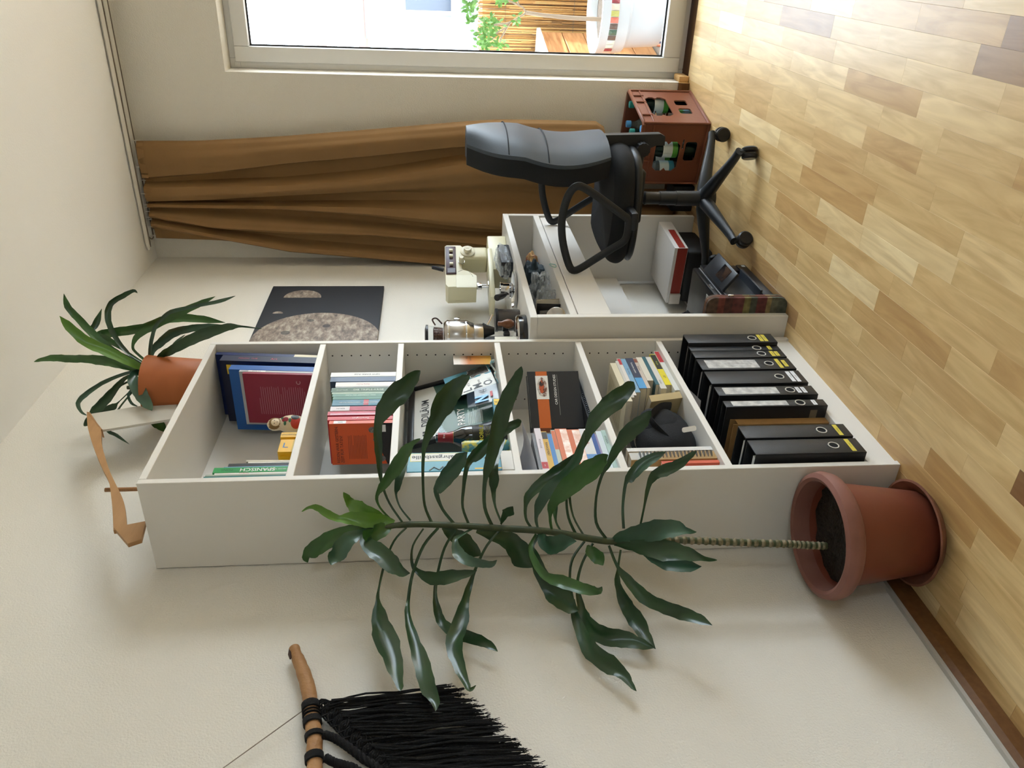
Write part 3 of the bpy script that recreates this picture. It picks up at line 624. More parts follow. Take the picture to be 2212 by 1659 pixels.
foilm = mat('foil_spine', 'd9b7a8', .3, .3, nz=(45, 'efe6e0', .12))
for i, (lab, col, t, xf, ln) in enumerate(st4):
    o = lying(lab, col, .03+ln+.006*math.sin(i*2.1), .025, z, z+t, xf, .155)
    if i == 4: upw(o, 'Technik', .012, RD, .06, t); band(o, plain('5f95cf'), .13, .19, t)
    if i in (5, 6): band(o, foilm, .004, .2, t*.62)
    if i == 7: band(o, plain('c96a40'), .004, .1, t)
    if i == 9: upw(o, 'MANAGEMENT', .01, BK, .09, t); band(o, plain('2a2824'), .004, .04, t)
    if i == 10: band(o, RD, .17, .2, t); upw(o, 'PSYCHOLOGIE', .007, plain('5a4a5a'), .08, t); text('1', .012, W_, o, (.0007, t/2, .185), PY, PZ)
    if i == 0: upw(o, 'OF DESIGN', .008, BK, .05, t)
    z += t+.0002
ws = G().grid([[V((.08+.18*i/8, .03+.27*j/10, z+.004+.012*(j/10)**2*(1+.4*math.sin(i)))) for j in range(11)] for i in range(9)])
tag(ws.obj('paper_sheet', plain('d5d8e4', .6)), 'curled white paper sheet on top of the left pile', 'paper')
# ---- fifth compartment: pile lying at the right
st5 = [('long white and red paperback at the bottom of the right pile', 'd9dad4', .016, .735, .46), ('yellow and black paperback low in the right pile', 'e0d02a', .02, .715, .50), ('white thick paperback above the yellow one', 'd4d2cc', .02, .70, .48), ('petrol blue paperback in the right pile', '1e5a68', .012, .695, .5),
 ('cream paperback in the middle of the right pile', 'd9d3c4', .02, .695, .53), ('brown spined paperback with dark lettering in the right pile', 'cdbfb2', .014, .69, .485), ('navy hardback with a sky blue end in the right pile', '2a3450', .026, .685, .475), ('light blue paperback in the right pile', '7fa6c4', .016, .685, .455),
 ('white paperback with a red end near the top of the right pile', 'e0d8d0', .012, .69, .44), ('pale grey paperback under the cream one', 'c9c6be', .01, .665, .42), ('cream paperback with printed cover on top of the right pile', 'd8cfb4', .02, .655, .4)]
z = ZF[4]
for i, (lab, col, t, yr, yl) in enumerate(st5):
    o = lying(lab, col, yr, yl, z, z+t, .262-.002*(i % 3), .17 if i > 8 else .15)
    ln = yr-yl
    if i == 0: band(o, RD, .004, ln*.3, t)
    if i == 1: band(o, plain('1d1d1a'), .004, ln*.5, t); upw(o, 'FIT', .012, BK, ln*.75, t); upw(o, 'Projekt', .009, plain('a9c23a'), ln*.3, t)
    if i == 2: upw(o, 'Statistik', .008, plain('4a4a48'), ln*.8, t)
    if i == 5: band(o, plain('8a4a34'), .004, ln*.15, t); upw(o, 'Systeme', .01, plain('3a2a28'), ln*.35, t)
    if i == 6: band(o, plain('4f9ad0'), ln*.66, ln-.002, t); upw(o, 'Technisches Lexikon', .009, W_, ln*.33, t)
    if i == 7: upw(o, 'Der Anfang', .009, plain('31506a'), ln*.4, t)
    if i == 8: band(o, RD, .003, ln*.18, t)
    if i == 10: g = G(); [g.add([(-.15, t+.0004, .02+.012*k), (-.03, t+.0004, .02+.012*k), (-.03, t+.0004, .024+.012*k), (-.15, t+.0004, .024+.012*k)], [(0,1,2,3)]) for k in range(16)]; g.obj('printed_lines', plain('a89c78'), o)
    z += t+.0002
o = book_body('book', 'narrow tan paperback standing before the ends of the right pile', mat('cover_tan', 'c4b083', .6), .11, .026, .105); o.location = (.255, .425, ZF[4]); o.rotation_euler = (math.radians(8), 0, math.radians(-20))
# black camera bag
bag_m = mat('bag_cloth', '0f1218', .8, bump=(400, .3))
bag = thing('camera_bag', 'soft black camera bag with a white tag', 'bag', (.175, .285, ZF[4]))
def soft(rx, ry, rz, pw=2.6, nse=.06, n=26, m=14, seed=0):
    rows = []
    for i in range(m+1):
        ph_ = math.pi*i/m-math.pi/2; r = []
        for j in range(n+1):
            th = 2*math.pi*j/n; f = lambda c: math.copysign(abs(c)**(2/pw), c)
            p = V((rx*f(math.cos(ph_))*f(math.cos(th)), ry*f(math.cos(ph_))*f(math.sin(th)), rz*f(math.sin(ph_))))
            q = V((p.x*18+seed, p.y*18, p.z*18)); r.append(p*(1+nse*noise.noise(q)))
        r[-1] = r[0].copy(); rows.append(r)
    return rows
G().grid([[p+V((0,0,.085)) for p in r] for r in soft(.085, .115, .083)]).obj('body', bag_m, bag)
G().grid([[p+V((.028, .03, .1)) for p in r] for r in soft(.06, .07, .062, 3)]).obj('pocket', bag_m, bag)
G().tube(smooth_path([(.06,-.06,.1),(.09,.0,.14),(.09,.06,.1),(.07,.1,.05)], 6), .012, 8, flat=(1.4,.4)).obj('strap', bag_m, bag)
G().tube(smooth_path([(.05,.1,.12),(.03,.06,.178),(.0,.0,.185),(-.02,-.05,.17)], 6), .011, 8, flat=(1.4,.4)).obj('carry_handle', bag_m, bag)
G().prism(rrect(-.008,-.022,.008,.022,.006), (.092,-.062,.04), V((.55,.83,0)), V((-.1,-.1,1)).normalized(), .0012).obj('tag', plain('d8d6d0'), bag)
G().lathe([(.001,0),(.018,0),(.019,.01),(.019,.05),(.012,.06),(.001,.06)], 20, (.02,.125,.05)).obj('white_bottle', plain('cfc9bd'), bag)
for lab, col, xt, ya, yb, tx in (('white hardback notebook standing beside the camera bag', 'dcdad8', 357, 1308, 1345, 0), ('tan ring binder notebook with a wire spiral', 'b9955f', 380, 1358, 1435, 1), ('coral notebook against the left side of the bookcase', 'd05f45', 722, 1445, 1474, 0)):
    o, t, h = stand(lab, col, 4, cD, xt, ya, yb, xf=.262, d=.14)
    if tx:
        band(o, plain('c7c6c0'), h*.72, h, t); g = G()
        for k in range(20): g.lathe([(t*.32, 0), (t*.32, .0016)], 10, (.002, t*.55, .012+k*(h-.03)/20), (0,0,1))
        g.obj('spiral', mat('wire', '6a6d70', .3, 1), o)
o = tag(G().box((.26, .0215, ZF[4]), (.264, .0235, ZF[4]+.03)).obj('bookmark', W_), 'small white bookmark stuck against the left side panel', 'bookmark')
# ---- bottom compartment: lever arch binders
bmat = mat('binder_black', '26282b', .36, bump=(350, .12)); bin_in = mat('binder_inner', '8a8784', .7)
ringm = mat('chrome_ring', 'd4d2cc', .3, .25); hole = mat('hole_dark', '08080a', .9)
silver = mat('silver_label', 'a9aaab', .35, .25, nz=(40, 'd2d2d0', .15), bump=(35, .5))
ylab = plain('d9c84e'); wlab = plain('e6e8ee')
def binder(label, xt, ya, yb, lab, sil, xf=.3, papers=None, plate=False):
    p, q = hit(*cE(xt, ya), 'x', xf), hit(*cE(xt, yb), 'x', xf); h, t = p.z-ZF[5], p.y-q.y; d = .285
    h = .318
    r = thing('ring_binder', label, 'ring binder', (xf, q.y, ZF[5]), group='ring binders in the bottom compartment')
    G().bev((-d, 0, 0), (0, .0028, h), .0008, 1, False).bev((-d, t-.0028, 0), (0, t, h), .0008, 1, False).bev((-.004, 0, 0), (0, t, h), .0012, 2).obj('cover', bmat, r)
    G().box((-d+.012, .004, .006), (-.03, max(t*.55, .01), h-.012)).obj('papers', papers or bin_in, r)
    yc = t/2; zc = h*.255
    G().lathe([(.0125, -.001), (.0125, .002), (.0155, .002), (.0155, -.001)], 24, (0, yc, zc), (1,0,0), cap=False).obj('finger_ring', ringm, r)
    G().lathe([(.0001, 0), (.0123, 0)], 20, (.0009, yc, zc), (1,0,0), cap=False).obj('finger_hole', hole, r)
    for k, (c, z0, wd) in enumerate(lab):
        g_ = quad('sticker', c, r, (.0008, t*.5-t*.42*wd, z0), (0, t*.84*wd, 0), (0, 0, .013))
        text('Unterlagen', .006, plain('4a4526'), r, (.0012, t*.5, z0+.0065), PY, PZ, spread=.7)
    if sil: quad('silver_label', silver, r, (.0008, t*.12, h*.38), (0, t*.74, 0), (0, 0, h*.55))
    if plate:
        quad('price_sticker', plain('7a7264'), r, (-.045, -.0005, .03), (.03, 0, 0), (0, 0, .022))
        for z in (h*.32, h*.55): G().lathe([(.0001,.0012),(.003,.0008),(.004,0)], 10, (-.1, 0, z), (0,-1,0), cap=False).obj('rivet', ringm, r)
    return r
redp = mat('red_papers', '8a2a32', .6); wp = mat('white_papers', 'd6d6d2', .7)
binder('black ring binder at the right end of the row, two yellow stickers', 80, 96, 176, ((ylab, .03, .9), (ylab, .046, .9)), 0, .318)
binder('slim black ring binder second from the right end, one yellow sticker', 150, 206, 248, ((ylab, .03, 1),), 0, .306)
binder('slim black ring binder with two short yellow stickers and bare spine', 198, 250, 312, ((ylab, .02, .8), (ylab, .036, .9)), 0, .306)
binder('black ring binder with silver label and two yellow stickers', 235, 322, 422, ((ylab, .02, .7), (ylab, .04, 1)), 1, .305)
binder('wide black ring binder with two long white stickers', 305, 436, 552, ((wlab, .02, 1), (wlab, .037, .95)), 0, .305)
binder('black ring binder with silver label and two white stickers', 395, 578, 660, ((wlab, .03, .75), (wlab, .048, .75)), 1, .305, redp)
binder('slim black ring binder with silver label and one white sticker', 478, 706, 765, ((wlab, .03, .9),), 1, .305, wp, True)
binder('black ring binder next to the cardboard file, one yellow sticker', 628, 936, 1052, ((ylab, .026, 1),), 0, .303, wp)
binder('black ring binder at the left end of the row, one yellow sticker', 718, 1068, 1202, ((ylab, .026, 1),), 0, .303, wp)
p, q = hit(*cE(515, 885), 'x', .26), hit(*cE(515, 930), 'x', .26)
mf = thing('magazine_file', 'brown cardboard magazine file between the ring binders', 'file box', (.262, q.y-.001, ZF[5]))
t = .03; h = .3; km = mat('kraft', 'b08a58', .8, nz=(40, 'a27c4c', .3))
G().box((-.25, 0, 0), (0, .002, h)).box((-.25, t-.002, 0), (0, t, h)).box((-.25, 0, 0), (0, t, .002)).box((-.002, .002, .002), (0, t-.002, h*.95)).obj('shell', km, mf)
G().box((-.24, .004, .003), (-.01, t-.01, h*.93)).obj('papers', mat('teal_paper', '3f6f74', .6), mf)
sh = G().grid([[V((.04+.2*i/6, .70-.27*j/8, .43+.018*math.sin(j*.5)+.01*i/6)) for j in range(9)] for i in range(7)])
o = tag(sh.obj('letter_sheet', plain('cfd0d6', .6)), 'white printed letter lying on top of the ring binders', 'paper')
g = G(); [g.box((.09+.015*k, .52, .4465), (.096+.015*k, .6, .447)) for k in range(6)]; g.obj('printed_lines', GYI, o)
# ================================================================ desk unit
DX, DY0, DY1, DZ = .357, .818, 2.004, .937
desk = thing('desk', 'white desk with an open compartment beside the bookcase', 'desk')
G().bev((.02, DY0, DZ-.026), (DX, DY1, DZ), .0015, 1, False).obj('top_board', foil, desk)
G().bev((.02, DY0, 0), (DX, DY0+.026, DZ-.0262), .0015, 1, False).obj('side_panel', foil, desk)
G().bev((.02, DY1-.026, 0), (DX, DY1, DZ-.0262), .0015, 1, False).obj('side_panel', foil, desk)
G().bev((.02, DY0+.026, .766), (DX-.001, DY1-.026, .793), .0015, 1, False).obj('lower_board', foil, desk)
G().bev((DX-.02, DY0+.03, .642), (DX-.002, DY1-.05, .7625), .0015, 1, False).obj('apron_board', foil, desk)
G().box((.02, DY0+.026, .355), (.036, DY1-.026, .66)).obj('back_rail', foil, desk)
G().box((.02, DY0+.026, .793), (.026, DY1-.026, DZ-.0262)).obj('back_panel', foil, desk)
ZD = DZ+.0003; ZC = .7935
chrome = mat('chrome', 'cfd0d2', .08, 1); steel = mat('brushed_steel', 'b9b6b2', .24, 1); black_pl = mat('black_plastic', '131418', .4)
clearbag = bpy.data.materials.new('clear_film'); clearbag.use_nodes = True; N = clearbag.node_tree.nodes; L = clearbag.node_tree.links
for n in list(N): N.remove(n)
out = N.new('ShaderNodeOutputMaterial'); tr = N.new('ShaderNodeBsdfTransparent'); gy = N.new('ShaderNodeBsdfPrincipled'); lw = N.new('ShaderNodeLayerWeight'); mi = N.new('ShaderNodeMixShader'); ma = N.new('ShaderNodeMath')
gy.inputs['Base Color'].default_value = (.8, .85, .88, 1); gy.inputs['Roughness'].default_value = .15; lw.inputs[0].default_value = .35
ma.operation = 'MULTIPLY_ADD'; ma.inputs[1].default_value = .5; ma.inputs[2].default_value = .06; L.new(lw.outputs['Facing'], ma.inputs[0])
L.new(ma.outputs[0], mi.inputs[0]); L.new(tr.outputs[0], mi.inputs[1]); L.new(gy.outputs[0], mi.inputs[2]); L.new(mi.outputs[0], out.inputs[0])
def crumple(c, rx, ry, rz, amp=.35, seed=0, n=44, m=26, fr=1.0):
    rows = []
    for i in range(m+1):
        ph_ = math.pi*i/m-math.pi/2; r = []
        for j in range(n):
            th = 2*math.pi*j/n; p = V((math.cos(ph_)*math.cos(th), math.cos(ph_)*math.sin(th), math.sin(ph_)))
            k = .95+amp*noise.noise(p*2.6*fr+V((seed, 0, 0)))+amp*.8*(.4-abs(noise.noise(p*5*fr+V((0, seed, 0)))))+amp*.5*(.3-abs(noise.noise(p*11*fr+V((0, 0, seed)))))
            r.append(V((c[0]+p.x*rx*k, c[1]+p.y*ry*k, max(c[2]-rz, c[2]+p.z*rz*k))))
        r.append(r[0].copy()); rows.append(r)
    return G().grid(rows, smooth=True)
# things in the open compartment
tag(crumple((.2, 1.5, ZC+.05), .1, .09, .05, .3, 1).obj('fabric_bundle', mat('dark_teal_cloth', '2c3a40', .7)), 'dark grey green cloth bundle in the desk compartment', 'cloth')
tag(crumple((.25, 1.3, ZC+.042), .075, .085, .04, .4, 5).obj('plastic_bag', clearbag), 'crumpled clear plastic bag in the desk compartment', 'plastic bag')
tag(crumple((.27, 1.17, ZC+.036), .055, .05, .035, .4, 9).obj('plastic_bag', clearbag), 'crumpled clear plastic bag beside the standing paper cards', 'plastic bag')
tag(crumple((.2, 1.7, ZC+.03), .07, .07, .03, .2, 3).obj('cloth_pouch', mat('rust_cloth', '7c3a28', .7, nz=(40, 'a8844a', .1))), 'small rust patterned pouch at the back of the desk compartment', 'pouch')
tag(crumple((.2, 1.17, ZC+.02), .04, .03, .02, .2, 13).obj('blue_pouch', mat('blue_cloth', '3f6d86', .5)), 'blue plastic pouch under the clear bags', 'pouch')
for k, (lab, col, y, tl, h) in enumerate((('brown paper card standing in the desk compartment', 'a89a7c', 1.10, 6, .085), ('black card folder standing open in the desk compartment', '141312', 1.045, -5, .09), ('grey card folder leaning on the black folder', '5a544c', .985, 7, .088), ('dark paper envelope leaning at the desk side', '3a3630', .935, -8, .085), ('small cream card between the standing folders', 'cfc9b8', 1.07, 4, .088))):
    o = tag(G().grid([[V((.12+.19*i/5, .012*math.sin(i*.9+k), h*j/4)) for i in range(6)] for j in range(5)]).obj('paper_card', mat('card_'+col, col, .7)), lab, 'card', 'cards standing in the desk compartment'); o.location = (0, y, ZC+.001); o.rotation_euler = (math.radians(tl), 0, 0)
    o.modifiers.new('t', 'SOLIDIFY').thickness = .0012
tin = tag(G().lathe([(.001,0),(.036,0),(.037,.003),(.037,.012),(.034,.014),(.001,.0135)], 32).obj('tin_lid', steel), 'round steel lid leaning in the desk compartment', 'lid'); tin.location = (.315, .905, ZC+.037); tin.rotation_euler = (math.radians(78), 0, math.radians(35))
# hair tie hung over the board edge
tag(G().tube([(DX+.004+.004*math.sin(t*.9), 1.31+.014*math.cos(t*.785), .79+.014*math.sin(t*.785)) for t in range(8)], .0018, 6, closed=True).obj('hair_tie', mat('mint', '9fd0c8', .6)), 'mint green hair tie on the edge of the lower desk board', 'hair tie')
# ---- sewing machine on the desk
cream = mat('cream_enamel', 'd8d2b2', .32); maroon = mat('maroon', '3b1a24', .4); cream2 = mat('cream_knob', 'ddd8c0', .4)
swm = basis((.155, 1.462, ZD), (.41, .912, 0))
sew = thing('sewing_machine', 'cream sewing machine with a maroon control strip', 'sewing machine', mtx=swm)
G().bev((.17, .0, 0), (.385, .125, .086), .006).obj('base', cream, sew)
G().bev((0, -.004, .068), (.3, .125, .09), .004).obj('bed', cream, sew)
G().bev((.18, .004, .002), (.3, .01, .066), .003).obj('storage_flap', cream2, sew)
G().bev((.255, .015, .088), (.33, .115, .235), .012, 3).obj('pillar', cream, sew)
arm = [(.075,.27),(.08,.145),(.142,.143),(.168,.175),(.178,.2),(.185,.208),(.25,.208),(.32,.2),(.332,.21),(.332,.272),(.325,.28),(.09,.28)]
G().prism(arm, (0, .118, 0), PX, PZ, .106).obj('arm', cream, sew)
G().bev((.07, .01, .145), (.145, .012, .235), .001, 1).obj('face_plate', mat('cream_light', 'e0dcc2', .3), sew)
cs = G().bev((.15, .0075, .232), (.322, .0125, .278), .002).obj('control_strip', maroon, sew)
for x in (.2, .25, .285): G().bev((x, -.004, .245), (x+.011, .008, .262), .002).obj('slide_switch', cream2, sew)
G().bev((.155, .0065, .236), (.185, .0078, .272), .001, 1).obj('badge', mat('badge_dark', '2a1218', .3), sew)
d1 = G().lathe([(.033,0),(.033,.004),(.03,.006),(.018,.007),(.017,.02),(.015,.022),(.001,.022)], 28, (.293, .012, .178), (0,-1,0)).obj('stitch_dial', cream2, sew)
G().bev((.291, -.0115, .172), (.295, -.009, .19), .001, 1).obj('dial_pointer', cream, d1)
d2 = G().lathe([(.012,0),(.0125,.006),(.0115,.009),(.0115,.03),(.009,.033),(.001,.033)], 20, (.226, .012, .208), (0,-1,0)).obj('tension_dial', cream2, sew)
G().lathe([(.0145,0),(.0145,.005)], 20, (.226, .012, .208), (0,-1,0)).obj('tension_disc', chrome, d2)
G().lathe([(.001,0),(.033,0),(.036,.004),(.036,.014),(.033,.018),(.001,.018)], 32, (.334, .065, .232), (1,0,0)).obj('hand_wheel', cream2, sew)
G().tube([(.208, .05, .278), (.22, .05, .3), (.233, .05, .345)], .0025, 8).obj('spool_pin', steel, sew)
G().cyl((.214, .05, .288), (.232, .05, .338), .0085, n=16).obj('thread_spool', mat('navy_thread', '20222c', .7), sew)
G().cyl((.108, .05, .09), (.108, .05, .15), .0028).cyl((.122, .05, .1), (.122, .05, .15), .003).bev((.1, .044, .12), (.13, .056, .145), .002).obj('needle_bar', chrome, sew)
G().bev((.098, .035, .0902), (.132, .065, .093), .001).obj('presser_foot', chrome, sew)
G().bev((.1, .02, .0901), (.16, .1, .0908), .0002, 1).obj('needle_plate', steel, sew)
G().tube([(.155, .0, .225), (.17, -.004, .19), (.145, .006, .165), (.11, .02, .15)], .0007, 5).obj('thread', plain('6a6458'), sew)
# ---- coffee grinder
gx, gy_ = .232, .921
gr = thing('coffee_grinder', 'steel coffee grinder with a bean hopper on the desk corner', 'coffee grinder', (gx, gy_, ZD))
G().lathe([(.001,.0),(.08,.0),(.082,.004),(.08,.03),(.001,.03)], 44).obj('base', mat('gloss_black', '121316', .12, coat=.5), gr)
G().lathe([(.08,.0295),(.075,.036),(.066,.0405),(.001,.041)], 44, cap=False).obj('base_plate', chrome, gr)
G().bev((-.07, -.045, .038), (-.015, .045, .17), .008).obj('column', black_pl, gr)
G().lathe([(.001,.157),(.047,.157),(.049,.16),(.049,.19),(.052,.193),(.057,.205),(.062,.212),(.062,.288),(.055,.298),(.05,.3),(.001,.3)], 44).obj('motor_housing', steel, gr)
G().lathe([(.0625,.214),(.0632,.216),(.0632,.22),(.0625,.222)], 44, cap=False).lathe([(.0625,.28),(.0632,.282),(.0632,.286),(.0625,.288)], 44, cap=False).obj('trim_ring', chrome, gr)
G().bev((.05, .02, .24), (.0645, .034, .262), .003).obj('switch', chrome, gr)
G().lathe([(.036,.301),(.044,.355),(.042,.3555),(.034,.303)], 32, cap=False).obj('hopper', clear, gr)
G().lathe([(.001,.302),(.034,.302),(.038,.335),(.03,.338),(.001,.337)], 28).obj('coffee_beans', mat('beans', '5a2f1a', .45, bump=(160, .8), nz=(120, '2f170c', .2)), gr)
G().lathe([(.001,.356),(.046,.356),(.046,.364),(.03,.368),(.001,.368)], 32).obj('hopper_lid', black_pl, gr)
G().tube(smooth_path([(.04, .03, .305), (.055, .045, .325), (.05, .045, .34), (.035, .03, .33)], 5), .003, 8).obj('lid_cord', mat('brown_cord', '3a1c14', .5), gr)
G().lathe([(.03,.157),(.02,.135),(.013,.115)], 24, (.02, .01, 0), cap=False).obj('spout', black_pl, gr)
G().tube([(.02, .02, .15), (.05, .055, .125), (.06, .065, .12)], .0045, 8).obj('dosing_lever', chrome, gr)
G().lathe([(.001,0),(.009,.002),(.016,.012),(.018,.024),(.014,.036),(.009,.046),(.009,.06),(.001,.062)], 24, (.055, -.005, .044)).obj('tamper_knob', mat('walnut', '7a4a2a', .3, nz=(60, '5a3219', .2, (1, 1, 6))), gr)
for y in (-.02, .03): G().lathe([(.001,0),(.012,.003),(.014,.012),(.012,.022),(.001,.025)], 18, (.02, y, .06)).obj('black_knob', black_pl, gr)
o = tag(G().bev((.19, .846, ZD), (.205, .875, ZD+.002), .0005, 1).obj('coaster', plain('dedbd2')), 'thin white card under the coffee grinder side', 'card')
wx = hit(*cF(1035, 1478), 'y', .868).x
wt = tag(G().bev((wx-.02, .855, ZD), (wx+.0, .878, ZD+.118), .001, 1).obj('carton', plain('e2e0d2')), 'narrow white carton beside the coffee grinder', 'box')
# grounds container with dark lid
gc = thing('grounds_container', 'smoky grey plastic container beside the coffee grinder', 'container', (.2, 1.135, ZD))
G().lathe([(.001,0),(.04,0),(.042,.004),(.044,.085),(.041,.085),(.039,.006),(.001,.005)], 32).obj('jar', mat('smoke_plastic', '5b5653', .2, trans=.35), gc)
G().lathe([(.001,.086),(.046,.086),(.046,.096),(.001,.098)], 32).obj('lid', black_pl, gc)
# portafilter standing on a round steel tray
tr_c = (.262, 1.29, ZD)
ty = thing('steel_tray', 'round polished steel tray on the desk', 'tray', tr_c)
G().lathe([(.001,0),(.07,0),(.075,.004),(.078,.014),(.076,.014),(.072,.006),(.001,.003)], 44).obj('dish', chrome, ty)
pf = thing('portafilter', 'chrome portafilter with a black handle in the steel tray', 'portafilter', (tr_c[0], tr_c[1]-.005, ZD+.0035))
G().lathe([(.001,.008),(.02,.008),(.03,.014),(.0325,.02),(.0325,.052),(.035,.053),(.035,.062),(.031,.062),(.029,.025),(.001,.02)], 36).obj('basket_holder', chrome, pf)
for y in (-.012, .012): G().cyl((0, y, .0), (0, y*.5, .012), .006, .008).obj('spout', chrome, pf)
G().tube([(.0, -.03, .04), (.005, -.06, .05), (.012, -.085, .062), (.02, -.12, .085)], [.007, .009, .012, .013], 12).obj('handle', black_pl, pf)
G().tube([(.0, .033, .045), (.005, .055, .05), (.005, .055, .02), (.0, .033, .02)], .003, 8).obj('clip', chrome, pf)
# black device wrapped in film before the sewing machine
dv = tag(G().bev((.255, 1.44, ZD), (.325, 1.66, ZD+.05), .004).obj('device_box', mat('dark_box', '1a1d24', .5)), 'flat black device wrapped in clear film before the sewing machine', 'box')
tag(crumple((.29, 1.545, ZD+.032), .052, .135, .034, .28, 21).obj('plastic_bag', clearbag), 'clear plastic film bag around the black device on the desk', 'plastic bag')
# ---- under the desk
prn = thing('printer', 'black inkjet printer with a tilted control screen under the desk', 'printer', (.385, .905, 0))
PW_ = .355
pg = mat('printer_black', '16181c', .3); pg2 = mat('printer_grey', '2b2f36', .35)
G().bev((-.33, 0, .012), (-.02, PW_, .2), .012, 3).obj('body', pg, prn)
G().bev((-.32, .004, .2), (-.012, PW_-.004, .228), .008, 3).obj('scanner_lid', pg, prn)
G().box((-.015, .01, .2), (-.011, PW_-.01, .204)).obj('silver_line', mat('silver_trim', 'c9ced4', .3, .6), prn)
G().bev((-.03, .0, .165), (.0, PW_, .198), .006).obj('front_panel', pg, prn)
G().bev((-.028, .0, .008), (.0, PW_, .05), .006).obj('tray_front', pg, prn)
G().bev((-.028, .0, .05), (-.004, .035, .165), .004).bev((-.028, PW_-.06, .05), (-.004, PW_, .165), .004).obj('front_pillar', pg, prn)
G().box((-.2, .035, .05), (-.18, PW_-.06, .165)).obj('output_slot', hole, prn)
G().bev((-.12, .05, .052), (.015, .27, .062), .003).obj('paper_tray', pg2, prn)
cpm = Matrix.Translation((.0, .07, .198)) @ Matrix.Rotation(math.radians(36), 4, 'Y')
cp_ = G().bev((0, 0, -.006), (.085, .225, .006), .004); cp_.v = [tuple(cpm @ V(p)) for p in cp_.v]; cpn = cp_.obj('control_panel', pg2, prn)
def onp(x, y, z=.0066): return cpm @ V((x, y, z))
G().add([onp(.02, .04), onp(.075, .04), onp(.075, .12), onp(.02, .12)], [(0,1,2,3)]).obj('screen', mat('lcd', '10161e', .12, nz=(18, '4a3a30', .1)), cpn)
text('EPSON', .014, plain('b9bdc4'), prn, (-.0112, .15, .214), PY, PZ)
quad('logo_sticker', plain('c9ccd2'), prn, (.0006, PW_-.03, .018), (0, .018, 0), (0, 0, .014))
# laptop sleeve along the inner side of the desk
slv = thing('laptop_sleeve', 'patterned zip laptop sleeve standing against the desk side', 'laptop sleeve', (.13, .847, .0))
stripe = bpy.data.materials.new('sleeve_pattern'); stripe.use_nodes = True; N = stripe.node_tree.nodes; L = stripe.node_tree.links
tc = N.new('ShaderNodeTexCoord'); sp = N.new('ShaderNodeSeparateXYZ'); rp = N.new('ShaderNodeValToRGB'); rp.color_ramp.interpolation = 'CONSTANT'
L.new(tc.outputs['Generated'], sp.inputs[0]); L.new(sp.outputs[2], rp.inputs[0]); e = rp.color_ramp.elements
e[0].color = (*lin('4c5046'), 1); e[1].position = .98; e[1].color = (*lin('4a3a30'), 1)
for p_, c_ in ((.12, '58594c'), (.2, '7a6a4a'), (.26, '5a2f30'), (.38, '44483f'), (.46, '6a6440'), (.54, '5d3434'), (.68, '4a2f2c'), (.78, '6b3a34'), (.86, '524238')): k = e.new(p_); k.color = (*lin(c_), 1)
vo = N.new('ShaderNodeTexVoronoi'); vo.inputs['Scale'].default_value = 55; L.new(tc.outputs['Object'], vo.inputs[0])
mx_ = N.new('ShaderNodeMix'); mx_.data_type = 'RGBA'; mx_.blend_type = 'OVERLAY'; mx_.inputs['Factor'].default_value = .55; L.new(rp.outputs[0], mx_.inputs['A']); L.new(vo.outputs['Distance'], mx_.inputs['B'])
L.new(mx_.outputs['Result'], N['Principled BSDF'].inputs['Base Color']); N['Principled BSDF'].inputs['Roughness'].default_value = .85
G().prism(rrect(0, 0, .285, .3, .03), (0, 0, 0), PX, PZ, -.012).obj('front_cover', stripe, slv)
G().prism(rrect(0, 0, .285, .3, .03), (0, .0185, 0), PX, PZ, -.012).obj('rear_cover', stripe, slv)
G().tube([(x, .0155, z) for x, z in rrect(.003, .003, .282, .297, .028)], .0055, 8, closed=True).obj('zip_band', mat('brown_leather', '6d4630', .5), slv)
G().bev((.281, .011, .2), (.292, .02, .222), .002).obj('zip_slider', chrome, slv)
# tote bag lying on the printer
tb = thing('tote_bag', 'black cotton tote bag with white print draped on the printer', 'bag', (.2, .965, .2285))
crumple((0, -.005, .09), .1, .07, .09, .22, 31).obj('cloth', mat('black_cotton', '0d0e12', .9), tb)
text('F.', .045, plain('d9d4c8'), tb, (.07, -.07, .09), V((.8, .6, 0)), V((-.1, .0, 1)), bold=.02)
for r_ in (.009, .013): G().tube([(.068+.6*r_*math.sin(a*.5), -.07+.5*r_*math.sin(a*.5), .13+r_*math.cos(a*.5)) for a in range(10)], .0012, 5).obj('print_ring', plain('c9c4b8'), tb)
tag(G().bev((.29, .9, .2285), (.345, 1.05, .2305), .0006, 1).obj('envelope', plain('b9b7b4')), 'grey white envelope lying on the printer lid', 'paper')
# black case with a white and red carton on it
bc = tag(G().bev((.05, 1.64, 0), (.3, 1.93, .125), .02, 3).obj('equipment_case', mat('case_black', '0e0f12', .6)), 'black equipment case on the floor behind the printer', 'case')
wb = thing('carton', 'white and red carton lying on the black case under the desk', 'box', (.04, 1.66, .1253), (0, 0, math.radians(-5)))
G().bev((0, 0, 0), (.28, .3, .062), .002).obj('box_body', plain('d8d4d0', .5), wb)
REDB = plain('8f2a1e', .45)
quad('red_side', REDB, wb, (.05, -.0004, .002), (.228, 0, 0), (0, 0, .046)); quad('red_end', REDB, wb, (.2804, .003, .012), (0, .2, 0), (0, 0, .03))
G().bev((.0, -.012, .0), (.05, .0, .05), .002).obj('end_flap', plain('cfcac4', .5), wb)
o = tag(G().bev((.365, 2.03, 0), (.49, 2.16, .105), .008, 2).obj('black_box', mat('case_black', '0e0f12', .6)), 'low black box on the floor before the curtain', 'speaker')  # plain low black box in front of the curtain hem
